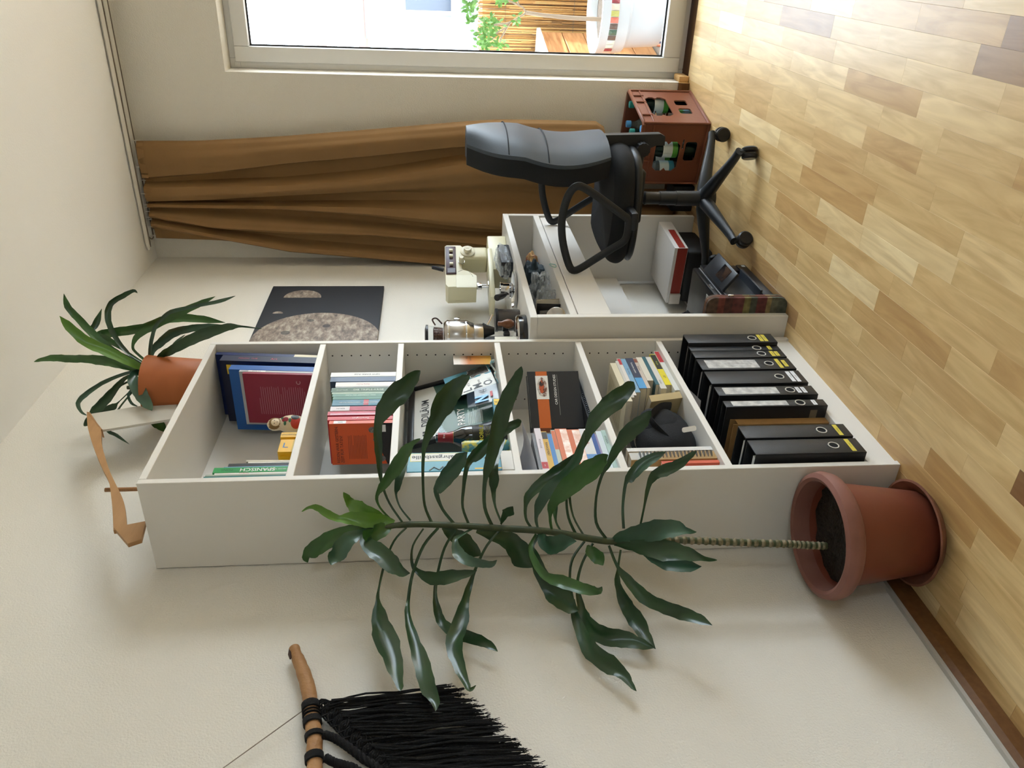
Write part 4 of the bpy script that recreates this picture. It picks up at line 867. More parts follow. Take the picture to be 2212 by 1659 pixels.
# ================================================================ office chair
CXc, CYc = .575, 1.535
ch_b = mat('chair_plastic', '1c2025', .42, bump=(300, .06)); ch_f = mat('chair_fabric', '15181d', .85, bump=(600, .25)); ch_g = mat('chair_shell', '3b4550', .5, bump=(260, .05))
chair = thing('office_chair', 'dark grey swivel office chair with loop armrests at the desk', 'office chair', (CXc, CYc, 0))
def W2(p): return V(p)-V((CXc, CYc, 0))
RL = .285
for k, a in enumerate((36, -36, -108, 180, 108)):
    t = math.radians(a); d = V((math.cos(t), math.sin(t), 0)); s = V((-d.y, d.x, 0))
    rows = []
    for q, (r, z, w, h_) in enumerate(((.0, .125, .03, .03), (.05, .122, .03, .03), (.12, .108, .025, .026), (.2, .09, .02, .02), (.26, .078, .018, .016), (RL+.01, .076, .018, .014))):
        rows.append([d*r+s*(w*math.cos(b)*1.0)+V((0,0,z+h_*math.sin(b))) for b in [2*math.pi*j/12 for j in range(13)]])
    g = G().grid(rows); e_ = rows[-1][:-1]; g.add(e_, [tuple(range(12))], True)
    g.obj('base_leg', ch_b, chair)
    c = d*RL; ax = (s*math.cos(.5)+d*math.sin(.5)).normalized()
    g = G()
    for sg in (-1, 1): g.lathe([(.001, 0), (.026, 0), (.0305, .004), (.0305, .015), (.025, .02), (.001, .02)], 24, c+V((0,0,.0307))+ax*(.003 if sg > 0 else -.003), ax*sg)
    co = g.obj('caster', mat('caster_black', '131519', .35), chair)
    G().lathe([(.012, .0), (.014, .01), (.012, .022), (.006, .024)], 14, c+V((0,0,.05))).obj('caster_stem', ch_b, co)
G().lathe([(.001,.085),(.045,.088),(.052,.1),(.05,.135),(.034,.15),(.03,.152),(.001,.152)], 32).obj('hub', ch_b, chair)
G().lathe([(.031,.15),(.031,.25),(.029,.251),(.029,.32),(.026,.321),(.026,.375),(.028,.378),(.028,.384),(.022,.39),(.017,.405),(.017,.425)], 28).obj('gas_lift', ch_b, chair)
G().bev((-.09, -.07, .405), (.13, .07, .45), .012, 3).obj('seat_mechanism', ch_b, chair)
# seat cushion and shell
def seat(z0, z1, kx, ky, shift=0):
    rows = []
    for i in range(9):
        f = i/8; z = z0+(z1-z0)*f; bul = math.sin(math.pi*min(1, max(0, f)))**.5*.12+.88; r = []
        for j in range(41):
            t = 2*math.pi*j/40; c_, s_ = math.cos(t), math.sin(t)
            sx = kx*math.copysign(abs(c_)**.62, c_)*bul+shift; sy = ky*math.copysign(abs(s_)**.62, s_)*bul
            zz = z+.018*(sx/kx)**2*(f-.2)-(.03 if c_ < 0 else 0)*max(0, -sx/kx-.7)*3*f
            r.append(V((sx, sy, zz)))
        rows.append(r)
    g = G().grid(rows); g.add([sum(rows[-1][:-1], V())/40+V((0,0,.004))]+rows[-1][:-1], [(0, k+1, (k+1) % 40+1) for k in range(40)], True)
    g.add(rows[0][:-1], [tuple(range(40))[::-1]], True); return g
seat(.478, .56, .245, .228, -.01).obj('seat_cushion', ch_f, chair)
seat(.448, .484, .235, .215, -.01).obj('seat_shell', ch_b, chair)
# backrest: dished cushion in front, hard shell behind
def back(off, th, kw, top=1.135, bot=.585, n=18, m=14):
    rows = []
    for i in range(n+1):
        f = i/n; z = bot+(top-bot)*f
        w = kw*(.84+.2*math.sin(math.pi*min(1, f*1.05))**.8)*(1 if f < .72 else 1-.62*((f-.72)/.28)**2.2)
        lum = -.05*math.sin(math.pi*min(1, f/.62))*(1 if f < .62 else 0)-.0+.055*max(0, f-.45)**1.3
        r = []
        for j in range(m+1):
            u = -1+2*j/m; r.append(V((off+lum*.55-.03*u*u+th*(1-abs(u)**4*.8)*(.5+.5*math.sin(math.pi*(f*.96+.02))**.35), w*u, z)))
        rows.append(r)
    return rows
def slab(a, b):
    g = G().grid(a).grid([r[::-1] for r in b]); n = len(a); m = len(a[0])
    g.grid([[a[i][0], b[i][0]] for i in range(n)]).grid([[b[i][-1], a[i][-1]] for i in range(n)])
    g.grid([[b[0][j], a[0][j]] for j in range(m)][::1]).grid([[a[-1][j], b[-1][j]] for j in range(m)]); return g
slab(back(.235, .0, .222), back(.165, -.025, .215)).obj('back_cushion', ch_f, chair)
sh_ = slab(back(.236, .045, .226), back(.23, .0, .224)).obj('back_shell', ch_g, chair)
for zf_ in (.47, .75):
    r = back(.2395, .045, .222); i = int(zf_*18); G().tube(smooth_path([p+V((.0, 0, .0)) for p in r[i]], 2), .0022, 6).obj('seam', ch_f, sh_)
# upright bar joining seat and back, with the knob
brp = [(1030,292),(1415,283),(1445,300),(1440,362),(1385,362),(1335,382),(1290,440),(1255,520),(1225,600),(1175,590),(1150,470),(1110,400),(1030,372)]
G().prism([(q.x, q.z) for q in [W2(hit(*cH(*p), 'y', 1.5)) for p in brp]], (0, .005, 0), PX, PZ, .04).obj('back_bar', ch_b, chair)
G().tube([(.2, -.012, .425), (.13, -.005, .428), (.05, 0, .43)], .024, 10, flat=(1.4, .7)).obj('bar_link', ch_b, chair)
kn = G()
vs_ = [(.028 if j % 2 else .0255) for j in range(24)]
for z_ in (0, .036): kn.v += [tuple(V((.215+vs_[j]*math.cos(j*math.pi/12)*1.0, -.045-z_, .432+vs_[j]*math.sin(j*math.pi/12)))) for j in range(24)]
kn.f += [(j, (j+1) % 24, 24+(j+1) % 24, 24+j) for j in range(24)]+[tuple(range(24))[::-1], tuple(range(24, 48))]; kn.sm += [False]*26
kn.obj('tilt_knob', black_pl, chair)
G().cyl((.215, -.05, .432), (.215, -.02, .432), .01).obj('knob_axle', steel, chair)
# loop armrests: traced on the plane of the near arm
pathA = [(1195,880),(1190,940),(1165,1010),(1080,1065),(960,1140),(870,1196),(825,1213),(795,1195),(765,1110),(742,1000),(737,900),(748,810),(775,720),(810,660),(848,638),(890,650),(970,700),(1060,765),(1140,825),(1185,860)]
ya = 1.228
loop = [W2(hit(*cH(*p), 'y', ya)) for p in pathA]
lp = smooth_path(loop+[loop[0]], 3)[:-1]
for nm, yy in (('near', ya-CYc), ('far', -(ya-CYc))):
    pts = [V((p.x, yy, p.z)) for p in lp]
    a_ = G().tube(pts, .0115, 10, flat=(.85, 1.35), closed=True).obj('armrest', ch_b, chair)
    p = loop[0]; G().bev((p.x-.035, min(yy*.55, yy*1.03), p.z-.035), (p.x+.035, max(yy*.55, yy*1.03), p.z-.005), .008).obj('arm_bracket', ch_b, a_)
# ================================================================ drinks crate with bottles
cr_m = mat('crate_plastic', '7a4630', .38, bump=(60, .04)); 
# ex_ runs left along the front face, ey_ away from the viewer
ex_ = V((-math.cos(math.radians(13)), math.sin(math.radians(13)), 0)); ey_ = V((math.sin(math.radians(13)), math.cos(math.radians(13)), 0))
crate = thing('drinks_crate', 'orange brown plastic drinks crate by the balcony door', 'crate', (.80, 1.95, 0))
CW, CL, CH_ = .295, .36, .312
def lobe(x0, z0, x1, z1, k=.02): return [(x0+k, z0), (x1-k, z0), (x1, z0+k), (x1, (z0+z1)/2-.012), (x1-.014, (z0+z1)/2), (x1, (z0+z1)/2+.012), (x1, z1-k), (x1-k, z1), (x0+k, z1), (x0, z1-k), (x0, (z0+z1)/2+.012), (x0+.014, (z0+z1)/2), (x0, (z0+z1)/2-.012), (x0, z0+k)]
def side(o_, ex, w, nm, inn):
    holes = [lobe(w*.22, .15, w*.8, .252), rrect(w*.3, .055, w*.46, .115, .012), rrect(w*.56, .055, w*.72, .115, .012)] if nm == 'x' else [lobe(w*.3, .12, w*.8, .236), rrect(w*.3, .04, w*.62, .096, .014), rrect(w*.26, .105, w*.42, .112, .003)]
    G().prism([(0, 0), (w, 0), (w, CH_), (0, CH_)], o_, ex, PZ, inn, holes=holes).obj('side_wall', cr_m, crate)
side(V((0,0,0)), ex_, CW, 'y', .006); side(ey_*CL, ex_, CW, 'y', -.006)
side(V((0,0,0)), ey_, CL, 'x', -.006); side(ex_*CW, ey_, CL, 'x', .006)
G().prism([(0,0),(CW,0),(CW,CL),(0,CL)], (0,0,.004), ex_, ey_, -.004).obj('crate_floor', cr_m, crate)
corn = [V((0,0,0)), ex_*CW, ex_*CW+ey_*CL, ey_*CL]; cen = sum(corn, V())/4
for zz, rr in ((CH_, .0085), (.262, .004), (.006, .007)):
    pts = []
    for c in corn: pts.append(c+(c-cen).normalized()*.003+V((0,0,zz)))
    G().tube([p for i in range(4) for p in (pts[i]*.97+pts[(i+1) % 4]*.03, pts[i]*.03+pts[(i+1) % 4]*.97)], rr, 8, closed=True).obj('rim', cr_m, crate)
for a, b, fr_s in ((corn[0], corn[3], (.22, .62, .82)), (corn[0], corn[1], (.28, .62))):
    for f in fr_s:
        p = a+(b-a)*f; n_ = (ey_*-1 if b == corn[1] else ex_*-1)*.004; G().tube([p+n_+V((0,0,.255)), p+n_+V((0,0,CH_))], .004, 6).obj('rib', cr_m, crate)
for c in corn: G().tube([c+(c-cen).normalized()*.002+V((0,0,.002)), c+(c-cen).normalized()*.002+V((0,0,CH_))], .006, 8).obj('corner_post', cr_m, crate)
quad('sticker', plain('cfc6b4'), crate, ex_*.075-ey_*.007+V((0,0,.246)), ex_*.03, V((0,0,.046))); text('22', .014, plain('3a3530'), crate, ex_*.09-ey_*.008+V((0,0,.26)), -ex_, PZ)
text('MINERALWASSER', .012, plain('5f2f1d'), crate, ex_*.15-ey_*.0075+V((0,0,.025)), -ex_, PZ)
# bottles in the crate
pet = mat('pet_green', '1f3a34', .1, trans=.5, ior=1.3); petc = mat('pet_clear', '9fb0b4', .08, trans=.75, ior=1.25)
def mkbottle(label, body, cap, lab, lab2, num):
    r = thing('water_bottle', label, 'bottle', group=None)
    G().lathe([(.001,.0),(.03,.0),(.036,.008),(.037,.08),(.034,.1),(.037,.12),(.037,.19),(.03,.225),(.016,.255),(.0135,.262),(.0135,.28)], 24).obj('bottle_body', body, r)
    G().lathe([(.001,.302),(.0155,.302),(.0165,.298),(.0165,.28),(.0155,.279)], 20).obj('cap', plain(cap, .4), r)
    G().lathe([(.0376,.115),(.0376,.185)], 24, cap=False).obj('label_paper', plain(lab, .4), r)
    G().lathe([(.0379,.115),(.0379,.14)], 24, cap=False).obj('label_stripe', plain(lab2, .4), r)
    return r
b1 = mkbottle('clear water bottle with a pale blue label and light blue cap in the crate', petc, '4f9ad6', 'c9dfe4', '3f8fa8', '40')
b2 = mkbottle('green water bottle with a white and green label and teal cap in the crate', pet, '2f8f86', 'd9e4e4', '4f9a3a', '20')
used = set(); k = 0
for i in range(3):
    for j in range(4):
        p = V((.80, 1.95, .0085))+ex_*(CW*(i+.5)/3)+ey_*(CL*(j+.5)/4); s = (i+j) % 2; src = (b1, b2)[s]
        if i == 0 and j in (1, 2): continue
        if s not in used: src.location = p; src.rotation_euler = (0, 0, k); used.add(s); b = src
        else: b = dup(src, src['label'], p, (0, 0, k*1.3))
        b['group'] = ('light blue capped bottles in the crate', 'teal capped bottles in the crate')[s]; k += 1
# a few small things thrown on the near side of the crate
o = tag(G().tube([(.0,0,.0), (.02,.05,.01), (.03,.1,.0)], .004, 8).obj('corkscrew', chrome), 'shiny metal bottle opener lying in the crate', 'bottle opener'); o.location = V((.80,1.95,.2))+ex_*.05+ey_*.12
o = tag(G().lathe([(.001,0),(.03,0),(.032,.01),(.032,.09),(.02,.1),(.001,.1)], 18).obj('drink_carton', mat('blue_green_carton', '9fc4d4', .4, nz=(30, '5aa04a', .06))), 'small blue green drink bottle stub in the crate', 'bottle'); o.location = V((.80,1.95,.01))+ex_*.05+ey_*.2
# ================================================================ plants
leaf_m = {}
def leafmat(name, a, b, rough=.28):
    m = mat(name, a, rough, spec=.5, nz=(14, b, .25, (1, 1, 1)), coat=.15)
    m.node_tree.nodes['Principled BSDF'].inputs['Transmission Weight'].default_value = 0
    return m
LD = leafmat('leaf_dark', '1f3a22', '2c4f2c'); LM = leafmat('leaf_mid', '2d5226', '3d6a2e'); LL = leafmat('leaf_light', '4f7d2a', '6a9636'); LG = leafmat('leaf_bluegreen', '2c4a38', '3a5c46')
stem_g = mat('stem_green', '333f29', .5, nz=(60, '46502f', .2))
def clampd(x, y, dep, xmin, avoid=None):
    p = at(x, y, dep)
    if p.x < xmin: p = hit(x, y, 'x', xmin)
    if avoid:
        x1, y0, y1, z1 = avoid
        for _ in range(60):
            if p.x < x1 and y0 < p.y < y1 and p.z < z1: p = p+(CAM-p).normalized()*.01
            else: break
    return p
def leaf(parent, base, c, pts, d0, d1, m, wave=.06, xmin=.03, avoid=None, bow=0, twist=0, petm=None, seed=0, name='leaf'):
    """pts = (crop x, crop y, width in crop px); the depth goes from d0 at the base to d1 at the tip"""
    rnd_ = random.Random(seed); P = []; Wd = []; n = len(pts); s = abs(c(1, 0)[0]-c(0, 0)[0])
    for i, (a, b, w) in enumerate(pts):
        f = i/(n-1); dep = d0+(d1-d0)*f+bow*math.sin(math.pi*f)
        p = clampd(*c(a, b), dep, xmin, avoid); P.append(p); Wd.append(w*s*depth(p)/FPX)
    K = 4; path = smooth_path(P, K); ws = []
    for i in range(n-1):
        for j in range(K): t = j/K; t = t*t*(3-2*t); ws.append(Wd[i]+(Wd[i+1]-Wd[i])*t)
    ws.append(Wd[-1]*.3); rows = []; N_ = len(path)
    cols = (-1, -.5, 0, .5, 1)
    for i, p in enumerate(path):
        t = (path[min(i+1, N_-1)]-path[max(i-1, 0)]).normalized(); v = (CAM-p).normalized()
        side_ = t.cross(v); side_ = side_.normalized() if side_.length > 1e-4 else RT
        nrm = side_.cross(t).normalized(); tw = twist+.35*math.sin(i*.35+seed)
        sd = side_*math.cos(tw)+nrm*math.sin(tw); nn = sd.cross(t).normalized(); k = 1/max(.75, math.cos(tw)); w = ws[i]*.5*k
        wv = wave*w*math.sin(i*1.25+seed)
        rows.append([p+sd*(w*q*(1+(.05*math.sin(i*2.3+seed*3+q*2) if abs(q) == 1 and w > .006 else 0)))+nn*(abs(q)*w*.34+(wv if q > 0 else -wv*.6)*abs(q)) for q in cols])
    for r in rows:
        for q in r:
            q.x = max(q.x, xmin-.012)
    return G().grid([[q-base for q in r] for r in rows]).obj(name, m, parent)
# ---- big plant on the floor beside the bookcase
PB = V((.178, -.158, 0))
big = thing('dragon_tree', 'tall dragon tree with long dark arching leaves in a terracotta pot', 'potted plant', PB)
terr = mat('terracotta_plastic', '7c4230', .42, nz=(9, '733c2b', .3)); terr2 = mat('saucer_dirty', '93604a', .6, nz=(22, '6d4634', .2))
soil = mat('soil', '17120d', .95, nz=(90, '2c241b', .2), bump=(110, 1.0))
G().lathe([(.001,.0),(.095,.0),(.118,.008),(.134,.026),(.139,.03),(.14,.034),(.134,.035),(.115,.016),(.09,.008),(.001,.008)], 48).obj('saucer', terr2, big)
G().lathe([(.001,.0085),(.102,.0085),(.108,.014),(.136,.232),(.1375,.24),(.136,.24),(.13,.19)], 56, cap=False).obj('pot', terr, big)
G().lathe([(.136,.234),(.148,.236),(.161,.247),(.166,.266),(.162,.283),(.15,.289),(.141,.284),(.137,.262),(.136,.234)], 56, cap=False).obj('rim', mat('dusty_terracotta', '8c6056', .5, nz=(12, '7f5144', .25)), big)
so = G(); rows = []
for i in range(9):
    r = []
    for j in range(33):
        a = 2*math.pi*j/32; rr = .1325*i/8; x, y = rr*math.cos(a), rr*math.sin(a)
        r.append(V((x, y, .224+.012*noise.noise(V((x*30, y*30, 1)))+.008*(1-i/8))))
    r[-1] = r[0].copy(); rows.append(r)
so.grid(rows).obj('soil', soil, big)
sd = depth((.178, -.158, .9))
stem_px = [(2500,872),(2400,868),(2300,862),(2150,858),(2000,852),(1850,846),(1700,845),(1500,850),(1400,840),(1200,805),(1000,790),(800,778),(600,770),(470,775),(400,790)]
ST = [clampd(*cP(a, b), depth((PB.x, PB.y, .25))*(1-i/14)+sd*(i/14), .03) for i, (a, b) in enumerate(stem_px)]
rad = [.0095,.0095,.009,.009,.0085,.0085,.0085,.009,.009,.0088,.008,.008,.0078,.007,.004]
G().tube([p-PB for p in smooth_path(ST, 6)], [rad[min(int(i/6), 14)] for i in range(len(smooth_path(ST, 6)))], 10).obj('stem', stem_g, big)
# ringed scars on the bare lower stem
sp_ = smooth_path(ST[:7], 9); tanm = mat('stem_scar', 'a3947a', .7, nz=(80, '5a5a3a', .2))
for i in range(2, len(sp_)-2, 2):
    t = (sp_[i+1]-sp_[i-1]).normalized(); G().lathe([(.0088,-.005),(.0112,.0),(.0088,.007)], 10, sp_[i]-PB, t, cap=False).obj('leaf_scar', tanm, big)
LV = [
 (LD, 0, .05, [(500,760,10),(440,670,10),(405,580,13),(392,500,25),(386,400,38),(388,300,40),(425,225,85),(480,150,108),(545,80,62),(585,45,12)]),
 (LM, 0, -.1, [(450,750,9),(395,690,9),(380,635,16),(420,570,45),(480,490,68),(525,420,55),(548,388,25),(585,365,10)]),
 (LG, 0, .1, [(540,752,9),(490,690,8),(470,630,10),(478,590,30),(490,540,42),(510,480,35),(525,430,8)]),
 (LD, 0, .02, [(640,765,14),(605,680,12),(597,560,13),(600,450,16),(612,380,30),(650,290,64),(690,200,104),(740,140,92),(790,90,48),(818,68,10)]),
 (LG, 0, -.08, [(750,775,14),(690,700,14),(660,615,24),(682,590,60),(730,520,78),(770,460,70),(808,430,8)]),
 (LD, 0, .05, [(815,775,12),(785,690,12),(790,600,16),(800,520,22),(815,470,34),(850,440,58),(910,390,58),(980,330,50),(1040,292,38),(1062,285,8)]),
 (LD, 0, -.05, [(925,780,16),(890,690,16),(890,570,20),(910,480,50),(935,380,62),(970,260,78),(1010,160,72),(1045,70,44),(1062,25,10)]),
 (LD, 0, .12, [(970,765,10),(940,690,10),(930,620,22),(930,560,48),(928,500,48),(950,430,36),(985,365,10)]),
 (LD, 0, -.12, [(965,770,8),(985,725,30),(1003,705,55),(1022,685,12)]),
 (LD, 0, .03, [(1120,800,12),(1085,750,12),(1080,690,16),(1098,635,40),(1160,580,58),(1230,520,58),(1300,460,34),(1345,435,6)]),
 (LG, 0, -.04, [(1140,790,10),(1130,740,16),(1152,670,50),(1200,605,62),(1260,548,54),(1325,450,44),(1360,325,8)]),
 (LM, 0, -.14, [(1205,800,12),(1197,735,14),(1215,670,48),(1290,590,90),(1380,510,104),(1440,462,64),(1472,442,10)]),
 (LD, 0, .0, [(1320,820,14),(1285,740,12),(1275,650,12),(1285,560,16),(1330,440,24),(1370,360,34),(1420,270,74),(1500,190,94),(1570,120,58),(1592,98,8)]),
 (LD, 0, -.1, [(1460,835,14),(1415,760,14),(1415,640,12),(1440,540,14),(1470,490,24),(1510,420,44),(1570,340,74),(1620,290,72),(1660,248,34),(1675,236,6)]),
 (LG, 0, .02, [(1545,790,14),(1540,690,13),(1552,580,16),(1572,550,48),(1620,500,58),(1680,460,48),(1742,428,8)]),
 (LD, 0, -.06, [(1622,780,10),(1640,690,10),(1660,590,22),(1690,540,44),(1740,518,58),(1800,488,48),(1860,442,26),(1888,424,6)]),
 (LD, 0, .08, [(1360,830,10),(1305,730,9),(1287,610,14),(1305,530,34),(1325,450,30),(1335,400,6)]),
 (LD, 0, .05, [(1250,805,8),(1225,760,10),(1222,700,24),(1235,650,8)]),
 (LL, 0, -.03, [(460,768,34),(400,752,62),(330,745,74),(260,742,60),(200,745,32),(150,722,38),(100,690,30),(60,690,14),(25,711,5)]),
 (LL, 0, .06, [(420,750,24),(370,722,56),(300,700,80),(255,672,46),(236,640,30),(222,618,5)]),
 (LM, 0, .04, [(360,788,16),(300,790,36),(240,805,56),(150,850,80),(80,890,74),(46,922,38),(55,950,6)]),
 (LG, 0, -.1, [(345,800,18),(310,812,34),(250,842,70),(200,900,84),(172,930,64),(165,962,16)]),
 (LD, 0, -.16, [(370,795,24),(335,820,44),(335,860,62),(385,905,86),(450,960,84),(500,990,52),(537,1000,6)]),
 (LM, 0, -.06, [(440,780,30),(400,800,70),(350,815,80),(315,800,20)]),
 (LD, -.0, -.1, [(520,785,10),(460,850,10),(415,960,12),(390,1070,10),(385,1125,18),(395,1220,76),(420,1320,114),(460,1430,84),(490,1530,36),(492,1556,6)]),
 (LD, 0, -.05, [(600,790,8),(550,870,9),(545,950,14),(572,990,26),(640,1022,60),(720,1020,66),(800,1005,38),(852,988,6)]),
 (LD, 0, -.14, [(670,785,14),(600,870,14),(550,1000,14),(530,1120,16),(525,1200,28),(550,1310,50),(590,1420,76),(625,1530,80),(655,1600,48),(656,1652,6)]),
 (LD, 0, -.06, [(750,795,12),(700,880,12),(670,990,13),(655,1090,18),(665,1180,38),(692,1240,44),(760,1280,60),(850,1310,54),(910,1340,38),(950,1370,6)]),
 (LG, 0, -.2, [(830,790,10),(780,820,12),(750,845,24),(765,910,56),(810,942,50),(870,952,40),(920,955,32),(947,938,5)]),
 (LD, 0, -.1, [(965,795,12),(900,870,12),(845,980,14),(800,1110,34),(775,1230,74),(750,1330,84),(770,1440,58),(800,1520,32),(820,1550,20),(848,1528,4)]),
 (LD, 0, .06, [(690,785,14),(730,810,60),(780,850,84),(830,890,64),(872,917,10)]),
 (LD, 0, .05, [(850,800,20),(940,830,54),(1010,860,94),(1070,920,114),(1115,972,24)]),
 (LD, 0, -.06, [(1155,812,14),(1108,868,28),(1130,940,54),(1175,1030,66),(1230,1100,104),(1290,1160,74),(1332,1176,8)]),
 (LM, 0, -.2, [(1130,815,10),(1105,880,20),(1130,950,34),(1180,1015,40),(1250,1042,60),(1350,1075,54),(1420,1080,42),(1442,1063,6)]),
 (LG, 0, -.16, [(1150,815,20),(1170,850,60),(1205,865,86),(1260,858,78),(1322,850,10)]),
 (LD, 0, -.12, [(1360,850,12),(1305,930,12),(1290,1020,12),(1300,1150,28),(1340,1270,54),(1400,1370,86),(1480,1430,90),(1540,1480,54),(1580,1530,26),(1605,1557,5)]),
 (LD, 0, -.08, [(1400,860,12),(1350,950,12),(1325,1050,14),(1340,1150,34),(1370,1230,66),(1440,1290,90),(1540,1312,80),(1620,1335,54),(1690,1352,8)]),
 (LD, 0, -.18, [(1475,870,12),(1510,960,14),(1560,1030,44),(1640,1110,64),(1720,1150,60),(1820,1190,64),(1900,1220,48),(1962,1246,6)]),
 (LD, 0, -.05, [(1530,890,10),(1518,970,10),(1516,1050,30),(1560,1150,64),(1610,1230,80),(1650,1310,54),(1695,1358,6)]),
 (LM, 0, -.04, [(1375,868,10),(1392,900,56),(1430,930,66),(1447,964,12)]),
 (LG, 0, -.18, [(1490,845,16),(1540,825,50),(1620,808,80),(1700,800,100),(1790,795,80),(1850,802,28),(1888,806,6)]),
 (LD, 0, -.22, [(1500,862,16),(1570,866,44),(1650,880,74),(1750,900,100),(1850,912,64),(1930,932,22),(1985,938,8)]),
 (LG, 0, -.14, [(1640,910,14),(1700,942,36),(1760,960,64),(1850,970,58),(1912,968,6)])]
for i, (m, a, b, pts) in enumerate(LV):
    o_ = ST and min(ST, key=lambda p: (p-at(*cP(pts[0][0], pts[0][1]), sd)).length); dd = depth(o_)
    leaf(big, PB, cP, pts, dd, dd+b, m, seed=i, avoid=(.31, -.02, .83, 2.05), xmin=.07 if i in (24, 26, 29) else .035)
# ---- plant on top of the bookcase
TP = V((.145, .745, 2.0205))
top_pl = thing('spider_dracaena', 'strap-leaved green plant in an orange pot on top of the bookcase', 'potted plant', TP)
orp = mat('orange_pot', 'b86a38', .55, nz=(7, 'a65c2e', .3, (.3, .3, 2)))
G().lathe([(.001,0),(.082,0),(.086,.004),(.103,.2),(.105,.21),(.1,.212),(.094,.2),(.085,.03),(.001,.028)], 40).obj('pot', orp, top_pl)
G().lathe([(.001,.19),(.09,.19)], 32, cap=False).obj('soil', soil, top_pl)
G().prism([(0,0),(.03,0),(.034,.03),(.004,.034)], (.02,-.03,.19), V((0,1,0)), PZ, .0015).obj('care_label', plain('dcc22e'), top_pl)
bs = TP+V((0,0,.19)); dtp = depth(bs)
G().tube([V((0,0,.16)), V((0,0,.2)), V((0,-.005,.235)), V((0,-.01,.28))], [.012, .012, .011, .006], 10).obj('stem', stem_g, top_pl)
TL = [
 (LM, -.05, [(770,580,26),(690,530,34),(600,490,46),(500,440,52),(400,350,46),(300,240,42),(240,170,36),(215,95,5)]),
 (LL, -.1, [(760,575,22),(680,535,36),(600,500,48),(470,440,62),(350,380,64),(250,290,52),(190,228,5)]),
 (LM, .05, [(700,560,20),(600,535,36),(520,515,50),(440,495,60),(340,482,46),(250,482,46),(160,480,40),(80,490,22),(37,502,4)]),
 (LD, .05, [(720,540,14),(640,490,18),(560,410,26),(500,310,32),(480,220,36),(500,150,32),(570,105,30),(630,78,20),(655,92,4)]),
 (LM, .1, [(740,540,10),(600,450,14),(480,370,40),(430,345,50),(560,320,54),(700,295,54),(800,255,48),(900,242,52),(1050,250,42),(1180,268,5)]),
 (LM, -.04, [(745,530,14),(650,450,15),(628,408,16),(660,345,36),(760,280,48),(900,210,46),(1020,160,36),(1120,112,5)]),
 (LG, -.12, [(725,500,14),(735,400,22),(760,300,22),(800,245,22),(860,200,24),(1000,170,20),(1150,140,22),(1240,108,4)]),
 (LG, .04, [(735,500,16),(745,440,32),(790,390,48),(860,330,54),(960,305,44),(1080,295,38),(1280,295,4)]),
 (LD, -.1, [(768,560,12),(770,500,20),(800,460,34),(850,435,50),(960,380,64),(1080,330,68),(1200,292,44),(1280,290,12),(1400,306,4)]),
 (LG, .02, [(790,590,10),(800,520,14),(830,460,14),(880,390,16),(940,340,6)]),
 (LG, -.1, [(760,585,14),(660,560,18),(560,580,20),(440,630,24),(340,700,30),(302,750,26),(320,800,16),(352,822,6)]),
 (LD, -.05, [(720,570,12),(600,590,20),(530,650,36),(470,720,54),(410,790,56),(370,830,20)]),
 (LD, .0, [(700,590,8),(550,735,6),(512,765,40),(460,800,54),(420,840,10)]),
 (LG, -.16, [(700,560,10),(640,565,30),(632,620,66),(680,690,80),(720,760,58),(742,795,8)]),
 (LG, -.04, [(785,590,10),(700,600,12),(640,650,14),(602,700,16),(620,750,16),(655,768,6)]),
 (LD, .06, [(640,500,8),(480,420,14),(375,335,26),(410,270,38),(442,185,4)]),
 (LD, -.02, [(700,600,8),(560,760,10),(480,900,22),(530,942,20),(606,994,4)]),
 (LM, -.02, [(770,590,10),(740,720,16),(745,850,40),(790,885,56),(835,925,8)]),
 (LD, -.02, [(720,580,8),(560,640,12),(430,760,26),(370,850,46),(335,885,14)])]
for i, (m, b, pts) in enumerate(TL): leaf(top_pl, TP, cT, pts, dtp, dtp+b, m, seed=i+50, xmin=.02, wave=.04, avoid=(.29, 0, .8, 2.03))
# ================================================================ plywood stand on top of the bookcase
ply = mat('plywood', 'b58a5a', .5, nz=(10, 'a57a4c', .3, (1, 1, 6))); ply_d = mat('plywood_edge', '8d6038', .6, nz=(300, 'b08458', .1, (.2, .2, 8)))
sd_ = thing('plywood_stand', 'curved plywood stand with a white panel on top of the bookcase', 'stand', (.06, .3, 2.0205))
SXp = .125
def S(a, b, x=SXp): return hit(*cT(a, b), 'x', x)-V((.06, .3, 2.0205))
def board(pts, x, th, nm, m):
    return G().prism([(q.y, max(q.z, .0005)) for q in [S(*p, x) for p in pts]], (x-.06-th, 0, 0), PY, PZ, th).obj(nm, m, sd_)
upper = smooth_path([(a, b, 0) for a, b in ((352,800),(356,880),(376,960),(412,1060),(452,1150),(484,1215),(497,1300),(506,1390),(511,1508))], 3)
lower = smooth_path([(a, b, 0) for a, b in ((592,1500),(585,1410),(574,1340),(550,1280),(522,1225),(490,1155),(462,1070),(440,985),(437,905),(402,850),(372,803))], 3)
board([(p.x, p.y) for p in upper+lower], SXp+.012, .012, 'curved_board', ply)
board([(352,800),(362,803),(445,905),(437,906)], SXp+.0125, .03, 'end_grain', ply_d)
low = S(890, 735)
for nm, pts, mm, th in (('white_panel', [(378,812),(900,728),(885,838),(442,909)], plain('d3cfc4', .5), .008), ('foot_strip', [(888,728),(905,722),(915,760),(890,795)], ply, .03), ('side_board', [(513,1490),(705,1452),(725,1560),(597,1588)], ply, .012)):
    board(pts, SXp if nm != 'side_board' else SXp+.014, th, nm, mm)
d_ = S(470, 1232); e_ = S(700, 1190)
G().cyl((d_.x-.02, d_.y, d_.z+.008), (d_.x-.02, d_.y, max(.0, e_.z)), .006, n=14).obj('dowel', ply_d, sd_)
